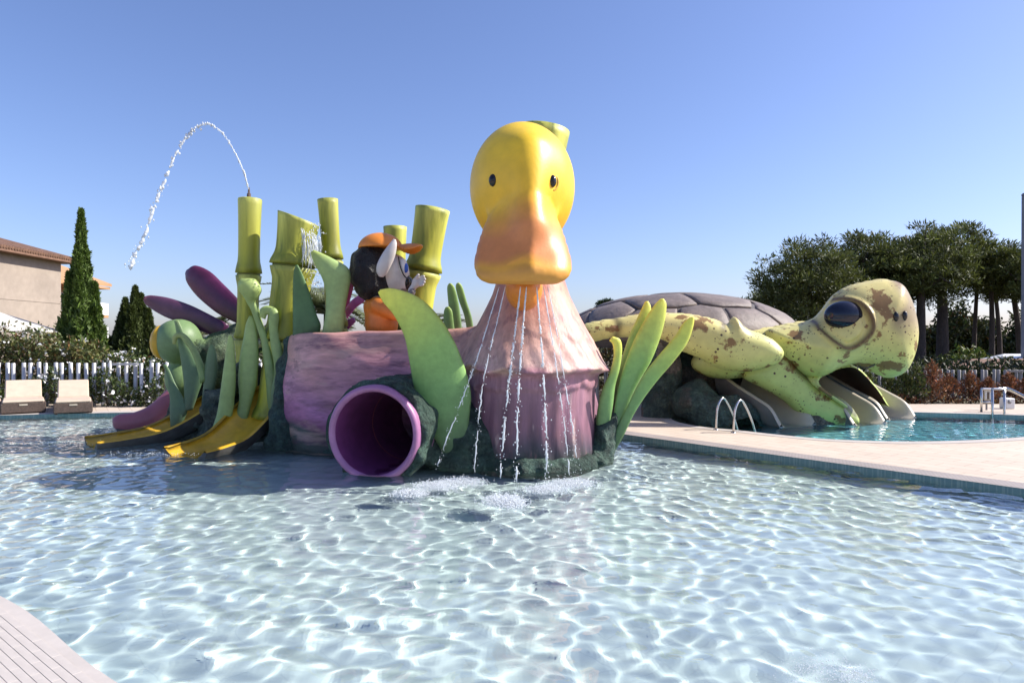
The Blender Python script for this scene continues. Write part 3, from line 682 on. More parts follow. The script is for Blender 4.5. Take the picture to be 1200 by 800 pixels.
# --- steel pool ladder and handrail
def steel(root, pts, name, r=.022): 
    V, Fs = tube(catmull(pts, 6), r, 8); return mesh_obj(name, V, Fs, M['steel'], root)
root = thing('pool_ladder', 'polished steel pool ladder rails on the turtle pool edge', 'ladder', (3.7, 12.9, 0))
for fu, fv, bu, bv in ((839, 503.5, 868, 503), (859.5, 507, 889, 505)):
    a = S(fu, fv, CAM_H * F / (fv - 400)); 
    a = np.array([a[0], a[1], 0]); b_ = np.array(S(bu, bv, a[1] + .35)); b_[2] = -.3
    b_[0] = (bu - 600) / F * (a[1] + .38); b_[1] = a[1] + .38
    steel(root, [a, a + [0.03, .0, .42], a + [.16, .1, .60], a + [.30, .2, .46], (a[0] * .25 + b_[0] * .75, a[1] * .25 + b_[1] * .75, .15), b_], 'rail')
    V, Fs = lathe(a, a + [0, 0, 1], [(0, .05), (.012, .05), (.02, .03)], 12); mesh_obj('flange', V, Fs, M['steel'], root)
    last = (a, b_) if fu < 850 else (last[0], last[1], a, b_)
for zz_ in (-.25,):
    V, Fs = tube([last[1], last[3]], .02, 6); mesh_obj('rung', V, Fs, M['steel'], root)
root = thing('handrail', 'brushed steel handrail going down into the turtle pool', 'handrail', (11.2, 16.2, 0))
A = lambda u, v, Y: S(u, v, Y)
for Yr in (16.5, 15.9):
    o_ = 0 if Yr > 16 else 13
    p0 = S(1149.5 + o_, 455.5, Yr); p1 = S(1180 + o_ * .3, 456, Yr); p2 = S(1215, 472, Yr - .6)
    steel(root, [p0, (p0 + p1) / 2, p1, p2], 'top_rail', .028)
    for u in (1150 + o_, 1177):
        q = S(u, 456, Yr); V, Fs = tube([(q[0], Yr, q[2]), (q[0], Yr, -.5 if Yr < 16 else 0)], .028, 8); mesh_obj('post', V, Fs, M['steel'], root)
q0 = S(1150, 471, 16.5); q1 = S(1163, 471, 16.5); V, Fs = tube([q0, q1], .02, 8); mesh_obj('lower_rail', V, Fs, M['steel'], root)
q = S(1153.5, 458, 16.9); q2 = S(1162, 469, 16.9)
root = thing('notice_board', 'small yellowish notice board on the fence by the handrail', 'sign', (q[0], 16.9, 0))
V, Fs = box(q[0], q2[0], 16.9, 16.93, q2[2], q[2], .004); mesh_obj('panel', V, Fs, M['lane'], root, False)
V, Fs = box(q[0] + .07, q[0] + .1, 16.93, 16.96, 0, q[2]); mesh_obj('stake', V, Fs, M['grey'], root, False)
for k in range(3):
    V, Fs = box(q[0] + .02 + k * .055, q[0] + .055 + k * .055, 16.893, 16.899, q2[2] + .03, q[2] - .03); mesh_obj('printed_column', V, Fs, M['wicker'] if k == 1 else M['white'], root, False)
q = S(1181, 472, 17.3); root = thing('pump_box', 'small white utility box at the foot of the handrail', 'box', (q[0], 17.3, 0))
V, Fs = box(q[0] - .12, q[0] + .12, 17.2, 17.45, 0, .27, .02); mesh_obj('housing', V, Fs, M['white'], root, False)
V, Fs = lathe((q[0] - .03, 17.2, .18), (q[0] - .03, 17, .18), [(0, .05), (.01, .05), (.01, 0)], 14); mesh_obj('dial', V, Fs, M['grey'], root)

# ================================================================ THE DUCK SLIDE
GREEN_TIP = (.36, .45, .06); GREEN_MID = (.14, .27, .06); GREEN_LOW = (.06, .15, .055); GREEN_DK = (.035, .075, .035)
MOUTH = np.array([(437 - 600) / F * 9.0, 9.0, .485]); TAX = np.array([.217, .976, .0]); TAX /= np.linalg.norm(TAX)
DC = (.283, 10.3)
BILL = [(590, 226), (572, 250), (564, 270), (559, 290), (556.5, 308), (559, 323), (567, 331.5), (580, 334.5), (613, 336), (645, 335), (658, 331), (667, 322), (668.5, 306), (665, 288), (660, 268), (652, 248), (638, 226)]
BP = catmull(np.array([S(u, v, 9.15)[[0, 2]] for u, v in BILL + BILL[:1]]), 3)[:-1]
def f_head(x, y, z):
    c = S(612, 220, 10.0); d = f_ell(x, y, z, c, (.765, .86, .93))
    e = poly_sd(x, z, BP); zt = S(0, 250, 9.2)[2]; xr = S(622, 0, 9.1)[0]
    drop = np.clip(zt - z, -.3, 1.2)
    yc = 9.42 - .42 * drop - .16 * drop * drop                       # the bill swings forward as it goes down
    s_ = np.clip(-e / .26, 0, 1); half = .34 * np.sqrt(np.maximum(1 - (1 - s_) ** 2, 0)) * (1.12 - .62 * np.clip(np.abs(x - xr) / .6, 0, 1))
    bill = np.where(e < 0, (np.abs(y - yc) - half) * .8, np.sqrt(e * e + (y - yc) ** 2))
    d = smin(d, bill, .17)
    return smin(d, f_cap(x, y, z, S(619, 175, 9.32), S(622, 262, 8.98), .08, .10), .42)
ZP = [-.6, -.1, .30, .75, 1.25, 1.57, 1.96, 2.41, 2.75, 3.2]
RP = [1.0, .97, .96, .955, .965, .93, .77, .57, .47, .44]
TIERS = [(1.27, .20, .32, 2.3, .13, 0.), (1.03, .05, .22, 3.1, .16, 1.), (1.70, .018, .3, 2.7, .2, 3.)]
def f_duck(x, y, z):
    dx, dy = x - DC[0], y - DC[1]; th = np.arctan2(dy, dx); r = np.sqrt(dx * dx + dy * dy)
    R = np.interp(z, ZP, RP)
    for ze, amp, fall, fr, ta, ph in TIERS:      # overlapping rows of feathers with pointed ends
        w = th * fr + .5 * np.sin(th * 3 + ph) + ph; tri = np.abs((w % 2) - 1); edge = ze + ta * tri * (.6 + .4 * np.sin(np.floor(w / 2) * 7.3 + ph))
        h = z - edge; R = R + amp * np.where(h > 0, np.exp(-np.maximum(h, 0) / fall), np.exp(-(h / .035) ** 2)) * (1 - .12 * tri)
    R = R + .010 * np.sin(th * 27 + z * 3 + 2 * np.sin(z * 4)) * np.clip((2.4 - z), 0, 1)
    neck = np.maximum((r - R) * .7, z - 3.2)
    a = np.array((.1, 11.75, .45)); b = np.array((-2.72, 12.15, .45))
    log = f_cap(x, y, z, a, b, 1.36, 1.38, (1, 1, 1.75)) + .014 * np.sin(z * 9 + x * 4 + 2 * np.sin(x * 2)) + .012 * np.sin(z * 5 - x * 7)
    top = z - (1.845 + .026 * (x + 3.2) + .008 * np.sin(x * 7)); log = -smin(-log, -top, .04)
    d = smin(neck, log, .28)
    hole, t = f_cyl(x, y, z, MOUTH, TAX, .57); hole = np.maximum(hole, np.maximum(-t - .5, t - 2.4))
    return sdiff(d, hole, .02)
duck = thing('duck_slide', 'giant yellow headed duck sculpture with purple body and tube slide in the pool', 'duck sculpture', (0, 10.5, WATER))
V, Q = sculpt(f_duck, (-4.4, 9.0, -.6), (1.75, 13.8, 3.25), .036)
x, y, z = V.T; th = np.arctan2(y - DC[1], x - DC[0])
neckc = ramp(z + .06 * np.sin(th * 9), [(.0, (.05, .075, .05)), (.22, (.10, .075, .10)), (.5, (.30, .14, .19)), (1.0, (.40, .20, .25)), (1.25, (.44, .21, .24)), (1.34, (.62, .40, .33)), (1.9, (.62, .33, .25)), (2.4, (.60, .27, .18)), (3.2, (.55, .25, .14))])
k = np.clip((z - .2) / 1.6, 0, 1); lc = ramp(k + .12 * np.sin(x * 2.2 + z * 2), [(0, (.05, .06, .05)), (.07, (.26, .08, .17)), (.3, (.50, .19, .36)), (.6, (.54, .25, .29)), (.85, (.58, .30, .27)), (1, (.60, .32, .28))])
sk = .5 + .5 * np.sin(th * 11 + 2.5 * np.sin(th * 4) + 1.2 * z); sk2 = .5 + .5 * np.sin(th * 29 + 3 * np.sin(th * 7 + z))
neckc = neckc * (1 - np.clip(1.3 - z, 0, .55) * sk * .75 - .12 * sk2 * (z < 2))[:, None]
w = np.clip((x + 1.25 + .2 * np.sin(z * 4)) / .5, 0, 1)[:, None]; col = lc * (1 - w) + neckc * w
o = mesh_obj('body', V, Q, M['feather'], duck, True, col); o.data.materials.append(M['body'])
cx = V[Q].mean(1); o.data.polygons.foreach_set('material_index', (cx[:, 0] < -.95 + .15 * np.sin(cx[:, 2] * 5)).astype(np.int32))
V, Q = sculpt(f_head, (-.75, 8.2, 2.3), (1.05, 11.0, 5.0), .033)
z = V[:, 2]; fwd = np.clip((9.5 - V[:, 1]) / .7, 0, 1)
t = (3.75 - z) / 1.2 + .25 * (fwd - .5) + .04 * np.sin(V[:, 0] * 9)
col = ramp(t, [(-.5, (.86, .56, .03)), (.12, (.86, .50, .025)), (.35, (.80, .36, .045)), (.6, (.72, .26, .075)), (.9, (.70, .25, .07)), (1.02, (.8, .38, .04)), (1.1, (.65, .3, .05))])
# yellow paint turning orange lower down and towards the bill
head = mesh_obj('head', V, Q, M['duck'], duck, True, col)
for u, v in ((578, 211), (647, 212)):
    p = hit(f_head, u, v, 8.3, 10.5); 
    V, Fs = ellipsoid(p + np.array([0, .02, 0]), (.062, .06, .088)); e = mesh_obj('eye', V, Fs, M['black'], head)
    # brow ring round the eye
    q = p + np.array([0, .015, 0]); pts = [q + np.array([.085 * math.cos(a), .03 + (.05 * abs(math.cos(a))), .115 * math.sin(a)]) for a in np.linspace(0, 2 * math.pi, 25)]
    V, Fs = tube(pts, .018, 6, False); mesh_obj('eye_socket', V, Fs, M['duck'], head, True, np.tile((.62, .38, .04), (len(V), 1)))
V, Fs = ellipsoid(S(614, 338, 9.42), (.26, .42, .31)); mesh_obj('lower_bill', V, Fs, M['orange'], duck)
# tube slide through the body
prof = [(2.5, .0), (2.5, .55), (.02, .55)]
V, Fs = lathe(MOUTH, MOUTH + TAX, prof[1:], 48); tb = mesh_obj('tube_slide', V, Fs, M['tube'], duck)
V, Fs = lathe(MOUTH, MOUTH + TAX, [(.022, .55), (0.0, .56), (-.025, .58), (-.03, .60), (-.015, .63), (.02, .645), (.25, .645), (1.4, .62)], 48); mesh_obj('tube_lip', V, Fs, mat('mauve_lip', (.40, .17, .32), .4, [(3, .15)], (18, .1)), tb)
V, Fs = lathe(MOUTH, MOUTH + TAX, [(1.2, .552), (1.21, .545), (1.225, .545), (1.235, .552)], 48); mesh_obj('tube_seam', V, Fs, M['pink'], tb)
V, Fs = lathe(MOUTH, MOUTH + TAX, [(2.45, .001), (2.45, .56)], 48); mesh_obj('tube_bend', V, Fs, M['tube'], tb)

# ---------------------------------------------------------------- artificial rock
P1 = [(-7.1, 11.5, -.10), (-6.75, 11.82, -.09), (-6.35, 12.2, -.05), (-5.95, 12.58, .14), (-5.55, 12.95, .42), (-5.1, 13.4, .70), (-4.6, 13.9, .9)]
P2 = [(-5.02, 10.45, -.10), (-4.87, 10.75, -.09), (-4.68, 11.15, -.04), (-4.5, 11.55, .16), (-4.32, 11.95, .42), (-4.1, 12.4, .66), (-3.85, 12.9, .85)]
def f_path(x, y, z, P, r, dz):
    d = None
    for a, b in zip(P[:-1], P[1:]):
        q = f_cap(x, y, z, (a[0], a[1], a[2] + dz), (b[0], b[1], b[2] + dz), r, r, (1, 1, 1)); d = q if d is None else np.minimum(d, q)
    return d
def f_rock(x, y, z):
    t0, t1 = MOUTH + TAX * .14, MOUTH + TAX * 2.0
    d = f_cap(x, y, z, t0 - [0, 0, .02], t1, .50, .62)
    cyl, t = f_cyl(x, y, z, MOUTH, TAX, .70); d = np.maximum(cyl, .09 - t); d = np.maximum(d, t - 2)
    d = smin(d, f_ell(x, y, z, S(545, 528, 9.95), (.62, .5, .72)), .25)
    rr = np.sqrt((x - DC[0]) ** 2 + (y - DC[1]) ** 2); d = smin(d, np.sqrt((rr - .93) ** 2 + (z + .14) ** 2) - .22, .2)
    d = smin(d, f_cap(x, y, z, S(690, 555, 10.2), S(735, 468, 10.25), .26, .06), .12)
    d = smin(d, f_ell(x, y, z, S(705, 520, 10.25), (.22, .35, .38)), .15)
    d = smin(d, f_cap(x, y, z, (-3.7, 11.55, -.12), (-2.3, 10.75, -.12), .22, .26), .2)
    d = smin(d, f_cap(x, y, z, S(331, 520, 11.3), S(343, 405, 11.75), .28, .16), .2)
    m = f_ell(x, y, z, S(303, 470, 12.3), (.55, .6, .85)); m = smin(m, f_ell(x, y, z, S(262, 478, 12.9), (.95, .75, .62)), .3)
    m = smin(m, f_ell(x, y, z, S(324, 450, 12.2), (.38, .5, .72)), .25); m = smin(m, f_ell(x, y, z, S(235, 512, 12.7), (.9, .45, .32)), .2)
    m = smin(m, f_cap(x, y, z, S(215, 495, 13.3), S(225, 455, 13.4), .35, .25), .25)
    m = smin(m, f_cap(x, y, z, S(232, 528, 12.3), S(285, 500, 12.3), .12, .3), .2)
    m = sdiff(m, f_path(x, y, z, P1, .60, .56), .06); m = sdiff(m, f_path(x, y, z, P2, .60, .56), .06)
    d = smin(d, m, .15)
    d = d + .06 * wob(x, y, z, 6.5, .4) + .09 * (np.abs(wob(x, y, z, 8., 1.7)) - .3) + .03 * wob(x, y, z, 17., .7)
    hole, t = f_cyl(x, y, z, MOUTH, TAX, .60); return np.maximum(d, -np.maximum(hole, np.maximum(-t - .5, t - 2.6)))
V, Q = sculpt(f_rock, (-7.4, 8.8, -.65), (2.1, 14.4, 1.85), .045)
n = wob(V[:, 0], V[:, 1], V[:, 2], 2.2, .9)
col = np.where(n[:, None] > .05, np.array([(.085, .13, .10)]), np.array([(.055, .10, .075)]))
lf = np.clip((-3.9 - V[:, 0]) / .6, 0, 1)[:, None]; col = col * (1 - lf) + np.array([(.13, .15, .115)]) * lf
rk = mesh_obj('rock_base', V, Q, M['rock'], None, True, col)
tag(rk, 'rough dark green artificial rock round the foot of the duck and slides', 'rock')

# ---------------------------------------------------------------- yellow slides
def chute(root, path, W, hs, th, m_in, m_out, sub=5, ns=14, names=('chute', 'side_wall')):
    P = catmull([(*p, h) for p, h in zip(path, hs)], sub); m = len(P); T = np.gradient(P[:, :2], axis=0); T /= np.linalg.norm(T, axis=1)[:, None]
    Lt = np.stack([-T[:, 1], T[:, 0]], -1); Vi, Vo = [], []
    ss = np.linspace(-1, 1, ns)
    for i in range(m):
        for s in ss:
            q = P[i, :2] + Lt[i] * s * W / 2; Vi.append((q[0], q[1], P[i, 2] + P[i, 3] * abs(s) ** 3))
        for s in ss:
            q = P[i, :2] + Lt[i] * s * (W / 2 + th); Vo.append((q[0], q[1], P[i, 2] + (P[i, 3] if abs(s) == 1 else P[i, 3] * abs(s) ** 5 - .09)))
    gr = [[i * ns + k, i * ns + k + 1, (i + 1) * ns + k + 1, (i + 1) * ns + k] for i in range(m - 1) for k in range(ns - 1)]
    # inner + rounded rims
    rim = []; V = list(Vi); base = len(V)
    for e in (0, ns - 1):
        b0 = len(V); sg = -1 if e == 0 else 1
        for i in range(m):
            a = np.array(Vi[i * ns + e]); o = np.array(Vo[i * ns + e]); mid = (a + o) / 2 + np.array([0, 0, th * .45]); V += [tuple(mid), tuple(o)]
        for i in range(m - 1):
            rim += [[i * ns + e, (i + 1) * ns + e, b0 + (i + 1) * 2, b0 + i * 2], [b0 + i * 2, b0 + (i + 1) * 2, b0 + (i + 1) * 2 + 1, b0 + i * 2 + 1]]
    c = mesh_obj(names[0], V, gr + rim, m_in, root)
    Vx = Vi[:ns] + Vo[:ns]; cap = [[k, k + 1, ns + k + 1, ns + k] for k in range(ns - 1)]
    V2, F2 = cat([(np.array(Vo), [f[::-1] for f in gr]), (np.array(Vx) - 0, cap)])
    mesh_obj(names[1], V2, F2, m_out, root); return c
for P, l in ((P1, 'yellow open slide nearest the pink slide, between green leaves'), (P2, 'yellow open slide beside the purple duck body')):
    r = thing('yellow_slide', l, 'slide', P[0], 'yellow slides'); chute(r, P, .86, [.13, .15, .19, .26, .30, .30, .30], .07, M['yellow_chute'], M['dark_side'])
root = thing('pink_slide', 'rounded pink slide behind the first yellow slide', 'slide', S(140, 498, 13.6))
P = catmull([S(133, 499, 13.5), S(142, 496, 13.55), S(160, 495, 13.7), S(180, 488, 13.9), S(196, 476, 14.1), S(215, 458, 14.3), S(235, 440, 14.5)], 5)
V, Fs = tube(P, np.interp(np.linspace(0, 1, len(P)), [0, .05, .15, .5, 1], [.05, .14, .19, .24, .28]), 16); V[:, 1] = P.mean(0)[1] + (V[:, 1] - P.mean(0)[1]) * 1.0
mesh_obj('chute', V, Fs, M['pink'], root)
V, Fs = tube(P[4:] + np.array([0, -.05, -.2]), .16, 12); mesh_obj('underside', V, Fs, M['dark_side'], root)

# ---------------------------------------------------------------- leaves and sprouts
def leaf(label, pairs, cols, group=None, **k):
    c = pairs[-1]; q = S((c[0] + c[2]) / 2, (c[1] + c[3]) / 2, c[4])
    r = thing('leaf_sculpture', label, 'leaf sculpture', q, group or 'green leaves of the slide structure'); blade('leaf_blade', pairs, M['leaf'], cols, r, **k); return r
def withY(Y0, Y1, L): return [(*p, Y0 + (Y1 - Y0) * i / (len(L) - 1)) for i, p in enumerate(L)]
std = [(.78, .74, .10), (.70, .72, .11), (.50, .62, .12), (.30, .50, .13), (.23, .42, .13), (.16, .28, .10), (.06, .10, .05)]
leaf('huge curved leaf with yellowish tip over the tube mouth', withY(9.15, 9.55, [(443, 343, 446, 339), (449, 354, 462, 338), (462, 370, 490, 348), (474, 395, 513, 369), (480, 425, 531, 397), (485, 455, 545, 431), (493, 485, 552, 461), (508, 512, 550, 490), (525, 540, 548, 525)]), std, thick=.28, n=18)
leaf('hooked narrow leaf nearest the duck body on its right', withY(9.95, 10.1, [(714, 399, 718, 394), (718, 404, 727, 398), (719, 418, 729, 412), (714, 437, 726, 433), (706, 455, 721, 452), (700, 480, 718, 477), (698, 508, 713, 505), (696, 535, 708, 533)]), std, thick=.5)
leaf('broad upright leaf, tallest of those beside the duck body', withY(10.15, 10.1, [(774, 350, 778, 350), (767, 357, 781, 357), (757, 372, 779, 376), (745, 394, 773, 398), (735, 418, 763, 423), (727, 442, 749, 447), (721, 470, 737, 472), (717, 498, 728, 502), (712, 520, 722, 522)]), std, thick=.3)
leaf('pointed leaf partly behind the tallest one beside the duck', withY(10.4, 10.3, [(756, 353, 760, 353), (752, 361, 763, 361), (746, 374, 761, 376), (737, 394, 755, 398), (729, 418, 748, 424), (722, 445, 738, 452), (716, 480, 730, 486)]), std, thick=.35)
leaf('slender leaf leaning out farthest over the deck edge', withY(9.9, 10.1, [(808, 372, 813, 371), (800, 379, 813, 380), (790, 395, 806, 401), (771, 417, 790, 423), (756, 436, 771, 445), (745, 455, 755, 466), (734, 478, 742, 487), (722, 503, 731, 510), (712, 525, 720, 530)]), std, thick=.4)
dk = [(.34, .45, .08), (.22, .36, .08), (.17, .30, .08), (.14, .25, .08), (.10, .17, .07)]
leaf('small upright shoot on the duck back, left of the twin', withY(11.2, 11.2, [(526, 332, 529, 332), (524, 337, 533, 337), (525, 352, 537, 352), (527, 370, 540, 372), (530, 392, 542, 394)]), dk)
leaf('small bent shoot on the duck back near the neck', withY(11.1, 11.1, [(535, 332, 538, 331), (534, 337, 542, 336), (538, 353, 547, 353), (544, 370, 553, 372), (548, 392, 556, 394)]), dk)
leaf('shortest shoot on the duck back in front of the twins', withY(10.9, 10.9, [(522, 360, 526, 359), (520, 366, 530, 365), (520, 381, 532, 381), (524, 398, 535, 400)]), dk)
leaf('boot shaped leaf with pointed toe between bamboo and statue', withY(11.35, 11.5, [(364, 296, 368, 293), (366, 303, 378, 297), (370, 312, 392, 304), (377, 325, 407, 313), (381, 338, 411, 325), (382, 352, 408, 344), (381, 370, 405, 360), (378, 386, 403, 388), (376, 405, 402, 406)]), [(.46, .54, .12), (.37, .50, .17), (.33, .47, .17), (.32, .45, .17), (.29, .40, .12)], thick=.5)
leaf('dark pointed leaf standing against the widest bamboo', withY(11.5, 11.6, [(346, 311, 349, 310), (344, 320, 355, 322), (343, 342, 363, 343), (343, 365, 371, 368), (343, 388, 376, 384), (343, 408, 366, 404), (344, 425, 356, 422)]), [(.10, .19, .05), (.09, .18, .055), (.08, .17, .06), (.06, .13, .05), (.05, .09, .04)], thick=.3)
lt = [(.40, .50, .14), (.36, .47, .15), (.31, .43, .14), (.27, .38, .13), (.17, .25, .09)]
leaf('sprout with drooping bulb head in front of the nozzle bamboo', withY(11.7, 11.9, [(279, 333, 283, 326), (279, 338, 299, 327), (282, 343, 306, 338), (287, 350, 304, 346), (290, 356, 300, 353), (294, 363, 303, 360), (300, 380, 307, 376), (306, 400, 314, 396), (309, 424, 320, 420), (312, 450, 326, 445), (314, 485, 332, 480)]), lt, thick=.8, n=16)
leaf('folded hook leaf between sprout and widest bamboo', withY(11.75, 11.8, [(304, 371, 311, 374), (305, 362, 313, 369), (313, 358, 316, 369), (324, 362, 315, 372), (327, 372, 315, 381), (326, 386, 316, 393), (329, 402, 318, 410), (333, 420, 321, 428), (334, 440, 320, 445)]), lt, thick=.6)
leaf('upright leaf left of the bulb headed sprout', withY(11.9, 11.9, [(292, 370, 296, 370), (288, 380, 300, 380), (285, 397, 302, 397), (281, 417, 303, 420), (279, 443, 300, 452), (280, 469, 294, 475), (274, 495, 288, 500)]), lt, thick=.5)
leaf('slender tapering leaf rising between the two yellow slides', withY(11.75, 11.8, [(268, 393, 271, 393), (266, 402, 274, 401), (262, 430, 276, 426), (258, 460, 276, 452), (254, 485, 273, 483), (246, 508, 266, 506), (240, 522, 254, 522)]), lt, thick=.5)
leaf('thin arching hook leaf over the dragonfly neck', withY(12.5, 12.5, [(202, 403, 206, 403), (203, 393, 208, 397), (210, 389, 212, 396), (219, 393, 215, 400), (229, 406, 223, 411), (237, 423, 230, 428), (243, 445, 235, 449)]), [(.36, .40, .12), (.3, .36, .12), (.26, .34, .12), (.2, .3, .1)], thick=.8)
leaf('broad leaf hanging below the arching hook', withY(12.65, 12.6, [(204, 376, 209, 375), (206, 386, 214, 386), (208, 400, 218, 400), (212, 423, 229, 420), (215, 446, 238, 440), (216, 468, 232, 462), (217, 482, 226, 480)]), [(.22, .30, .12), (.14, .23, .10), (.11, .19, .09), (.09, .16, .08), (.08, .12, .07)], thick=.3)
leaf('low leaf beside the pink slide under the dragonfly head', withY(12.7, 12.6, [(191, 427, 195, 427), (194, 436, 200, 436), (197, 448, 206, 450), (199, 470, 216, 468), (199, 488, 220, 480), (200, 502, 214, 496)]), [(.14, .22, .09), (.12, .2, .09), (.10, .17, .08), (.08, .13, .07)], thick=.35)
leaf('yellowish leaf tucked behind the dark pointed leaf', withY(11.95, 11.95, [(344, 388, 346, 387), (338, 398, 345, 398), (334, 412, 346, 412), (335, 425, 346, 425)]), [(.5, .55, .03), (.45, .5, .03), (.3, .4, .03)], thick=.3)

leaf('stubby dark leaf leaning on the grey dragonfly hump', withY(12.5, 12.5, [(246, 404, 249, 403), (243, 412, 253, 412), (240, 430, 255, 430), (238, 452, 252, 454), (236, 475, 248, 478)]), [(.17, .25, .10), (.13, .20, .09), (.10, .16, .08), (.07, .11, .06)], thick=.5)
leaf('dark low leaf between the bulb sprout and the purple body', withY(11.6, 11.6, [(322, 440, 325, 439), (319, 450, 330, 450), (317, 470, 333, 470), (317, 492, 332, 494), (318, 515, 328, 517)]), [(.20, .28, .10), (.14, .22, .09), (.10, .17, .08), (.06, .10, .05)], thick=.4)
# ---------------------------------------------------------------- bamboo
def bamboo(label, top, bot, Y, rt, rb, nodes, slant=0., hollow=True, seed=0, zbase=None):
    a = S(*bot, Y); b = S(*top, Y); 
    if zbase is not None: a = b + (a - b) * ((b[2] - zbase) / (b[2] - a[2]))
    L = np.linalg.norm(b - a); d = (b - a) / L; root = thing('bamboo_stalk', label, 'bamboo sculpture', a, 'bamboo stalks of the slide structure')
    ts = sorted([0] + [(b[2] - S(0, v, Y)[2]) / 1 for v in nodes]); ts = [L - t / d[2] for t in ts][::-1]   # heights of nodes along axis, last = L
    ts = [0] + ts; rr = lambda t: (rb + (rt - rb) * t / L) / F * Y
    br = np.random.default_rng(seed)
    for i, (s0, s1) in enumerate(zip(ts[:-1], ts[1:])):
        last = i == len(ts) - 2; prof = []
        n = 14; h = s1 - s0
        prof.append((s0 + .02, rr(s0) * .92))
        for t in np.linspace(0, 1, n):
            fl = .94 + .24 * np.exp(-(t * h / .16) ** 2) + (.20 * np.exp(-(((1 - t) * h) / .14) ** 2) if not last else .13 * (t ** 2.5))
            prof.append((s0 + .035 + (h - .035 - (0 if last else .02)) * t, rr(s0 + h * t) * fl))
        if last:
            re = prof[-1][1]
            prof += ([(s1 + .0, re * .90), (s1 - .05, re * .84), (s1 - .4, re * .8), (s1 - .42, .001)] if hollow else [(s1 + .012, re * .96), (s1 + .014, re * .8), (s1 + .012, .001)])
        else: prof += [(s1 - .005, rr(s1) * .95)]
        V, Fs = lathe(a, b, prof, 36)
        rel = (V - a) @ d; off = V - a - rel[:, None] * d
        if slant and last: V = V + d * (np.clip((rel - s0) / h, 0, 1) ** 1.5 * (off[:, 0] * slant))[:, None]
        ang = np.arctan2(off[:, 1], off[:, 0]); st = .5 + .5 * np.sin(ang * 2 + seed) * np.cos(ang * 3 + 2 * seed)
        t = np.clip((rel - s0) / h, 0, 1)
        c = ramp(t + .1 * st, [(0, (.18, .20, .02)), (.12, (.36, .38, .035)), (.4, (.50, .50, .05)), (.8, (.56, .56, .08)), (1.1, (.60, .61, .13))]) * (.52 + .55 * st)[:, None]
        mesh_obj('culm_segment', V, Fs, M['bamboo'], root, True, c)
        if not last:
            V, Fs = lathe(a + d * s1, b, [(-.03, rr(s1) * .9), (-.015, rr(s1) * 1.02), (.015, rr(s1) * 1.02), (.04, rr(s1) * .9)], 36); mesh_obj('node_ring', V, Fs, M['bamboo'], root, True, np.tile((.16, .17, .03), (len(V), 1)))
    return root, b
nz, tp = bamboo('slim capped bamboo stalk spouting a jet from its nozzle', (293, 234), (290, 400), 12.4, 12.6, 13, [322, 398], 0, False, 1, .2)
V, Fs = lathe(tp + [-.02, 0, 0], tp + [-.02, 0, 1], [(0, .04), (.11, .035), (.11, .022), (.22, .014), (.22, .001)], 10); mesh_obj('nozzle', V, Fs, M['wicker'], nz)
bamboo('widest bamboo stalk with slanted cut top and water spilling over', (350, 256), (335, 400), 12.2, 22.5, 26, [313, 400], -.26, True, 2, .3)
bamboo('slim bamboo stalk with flared open top behind the widest one', (384, 234), (395, 392), 12.6, 11.2, 12, [306, 385], 0, True, 3, 1.0)
bamboo('short bamboo stump behind the orange cap', (463, 266), (463, 392), 13.2, 12.8, 13, [330, 392], 0, True, 4, 1.0)
bamboo('thick tilted bamboo stalk behind the statue hand', (507, 245), (484, 392), 12.6, 19, 19.5, [319, 390], 0, True, 5, 1.0)
bamboo('tilted bamboo stalk peeking over the duck head', (638, 152), (603, 392), 12.0, 28, 28, [260, 380], 0, True, 6, 1.0)

# ---------------------------------------------------------------- dragonfly
dg = thing('dragonfly_figure', 'green dragonfly sculpture with yellow eye and two purple wings', 'dragonfly sculpture', S(225, 480, 13.3))
def f_df(x, y, z):
    d = f_ell(x, y, z, S(209, 400, 13.1), (.43, .42, .43)); d = smin(d, f_ell(x, y, z, S(213, 440, 13.25), (.29, .33, .36)), .05)
    d = smin(d, f_ell(x, y, z, S(262, 424, 13.6), (.56, .55, .62)), .06); d = smin(d, f_cap(x, y, z, S(280, 390, 13.5), S(290, 450, 13.4), .2, .3), .2)
    d = d + .05 * (np.abs(wob(x, y, z, 5.5, .9)) - .3) * np.clip((x + 5.95) * 2.5, 0, 1)
    return smin(d, f_cap(x, y, z, S(213, 450, 13.2), S(222, 480, 13.3), .25, .2), .15) + .01 * wob(x, y, z, 9, .3)
V, Q = sculpt(f_df, (-7.2, 12.4, .1), (-4.4, 14.3, 2.4), .045)
n = np.clip((V[:, 0] + 6.1) / .8, 0, 1)[:, None]; col = np.array([(.16, .25, .10)]) * (1 - n) + np.array([(.16, .20, .13)]) * n
ob = mesh_obj('body', V, Q, M['leaf'], dg, True, col); ob.data.materials.append(M['rock']); cc_ = V[Q].mean(1); ob.data.polygons.foreach_set('material_index', (cc_[:, 0] > -5.95 + .1 * np.sin(cc_[:, 2] * 7)).astype(np.int32))
V, Fs = ellipsoid(S(190, 401, 13.05), (.185, .3, .33)); mesh_obj('eye', V, Fs, M['yellow_chute'], dg)
blade('wing', withY(13.6, 13.4, [(217, 321, 219, 316), (219, 331, 229, 311), (229, 345, 246, 318), (243, 358, 262, 333), (258, 369, 275, 346), (280, 380, 286, 358)]), M['wing'], [(.14, .03, .07), (.095, .018, .055), (.085, .014, .06), (.045, .008, .03)], dg, thick=.35, n=18)
blade('wing', withY(13.3, 13.5, [(168, 352, 170, 347), (172, 358, 178, 346), (189, 369, 198, 349), (210, 378, 222, 357), (232, 387, 243, 367), (262, 398, 268, 380)]), M['wing'], [(.16, .05, .08), (.11, .045, .085), (.10, .04, .09), (.07, .015, .055)], dg, thick=.3, n=18)
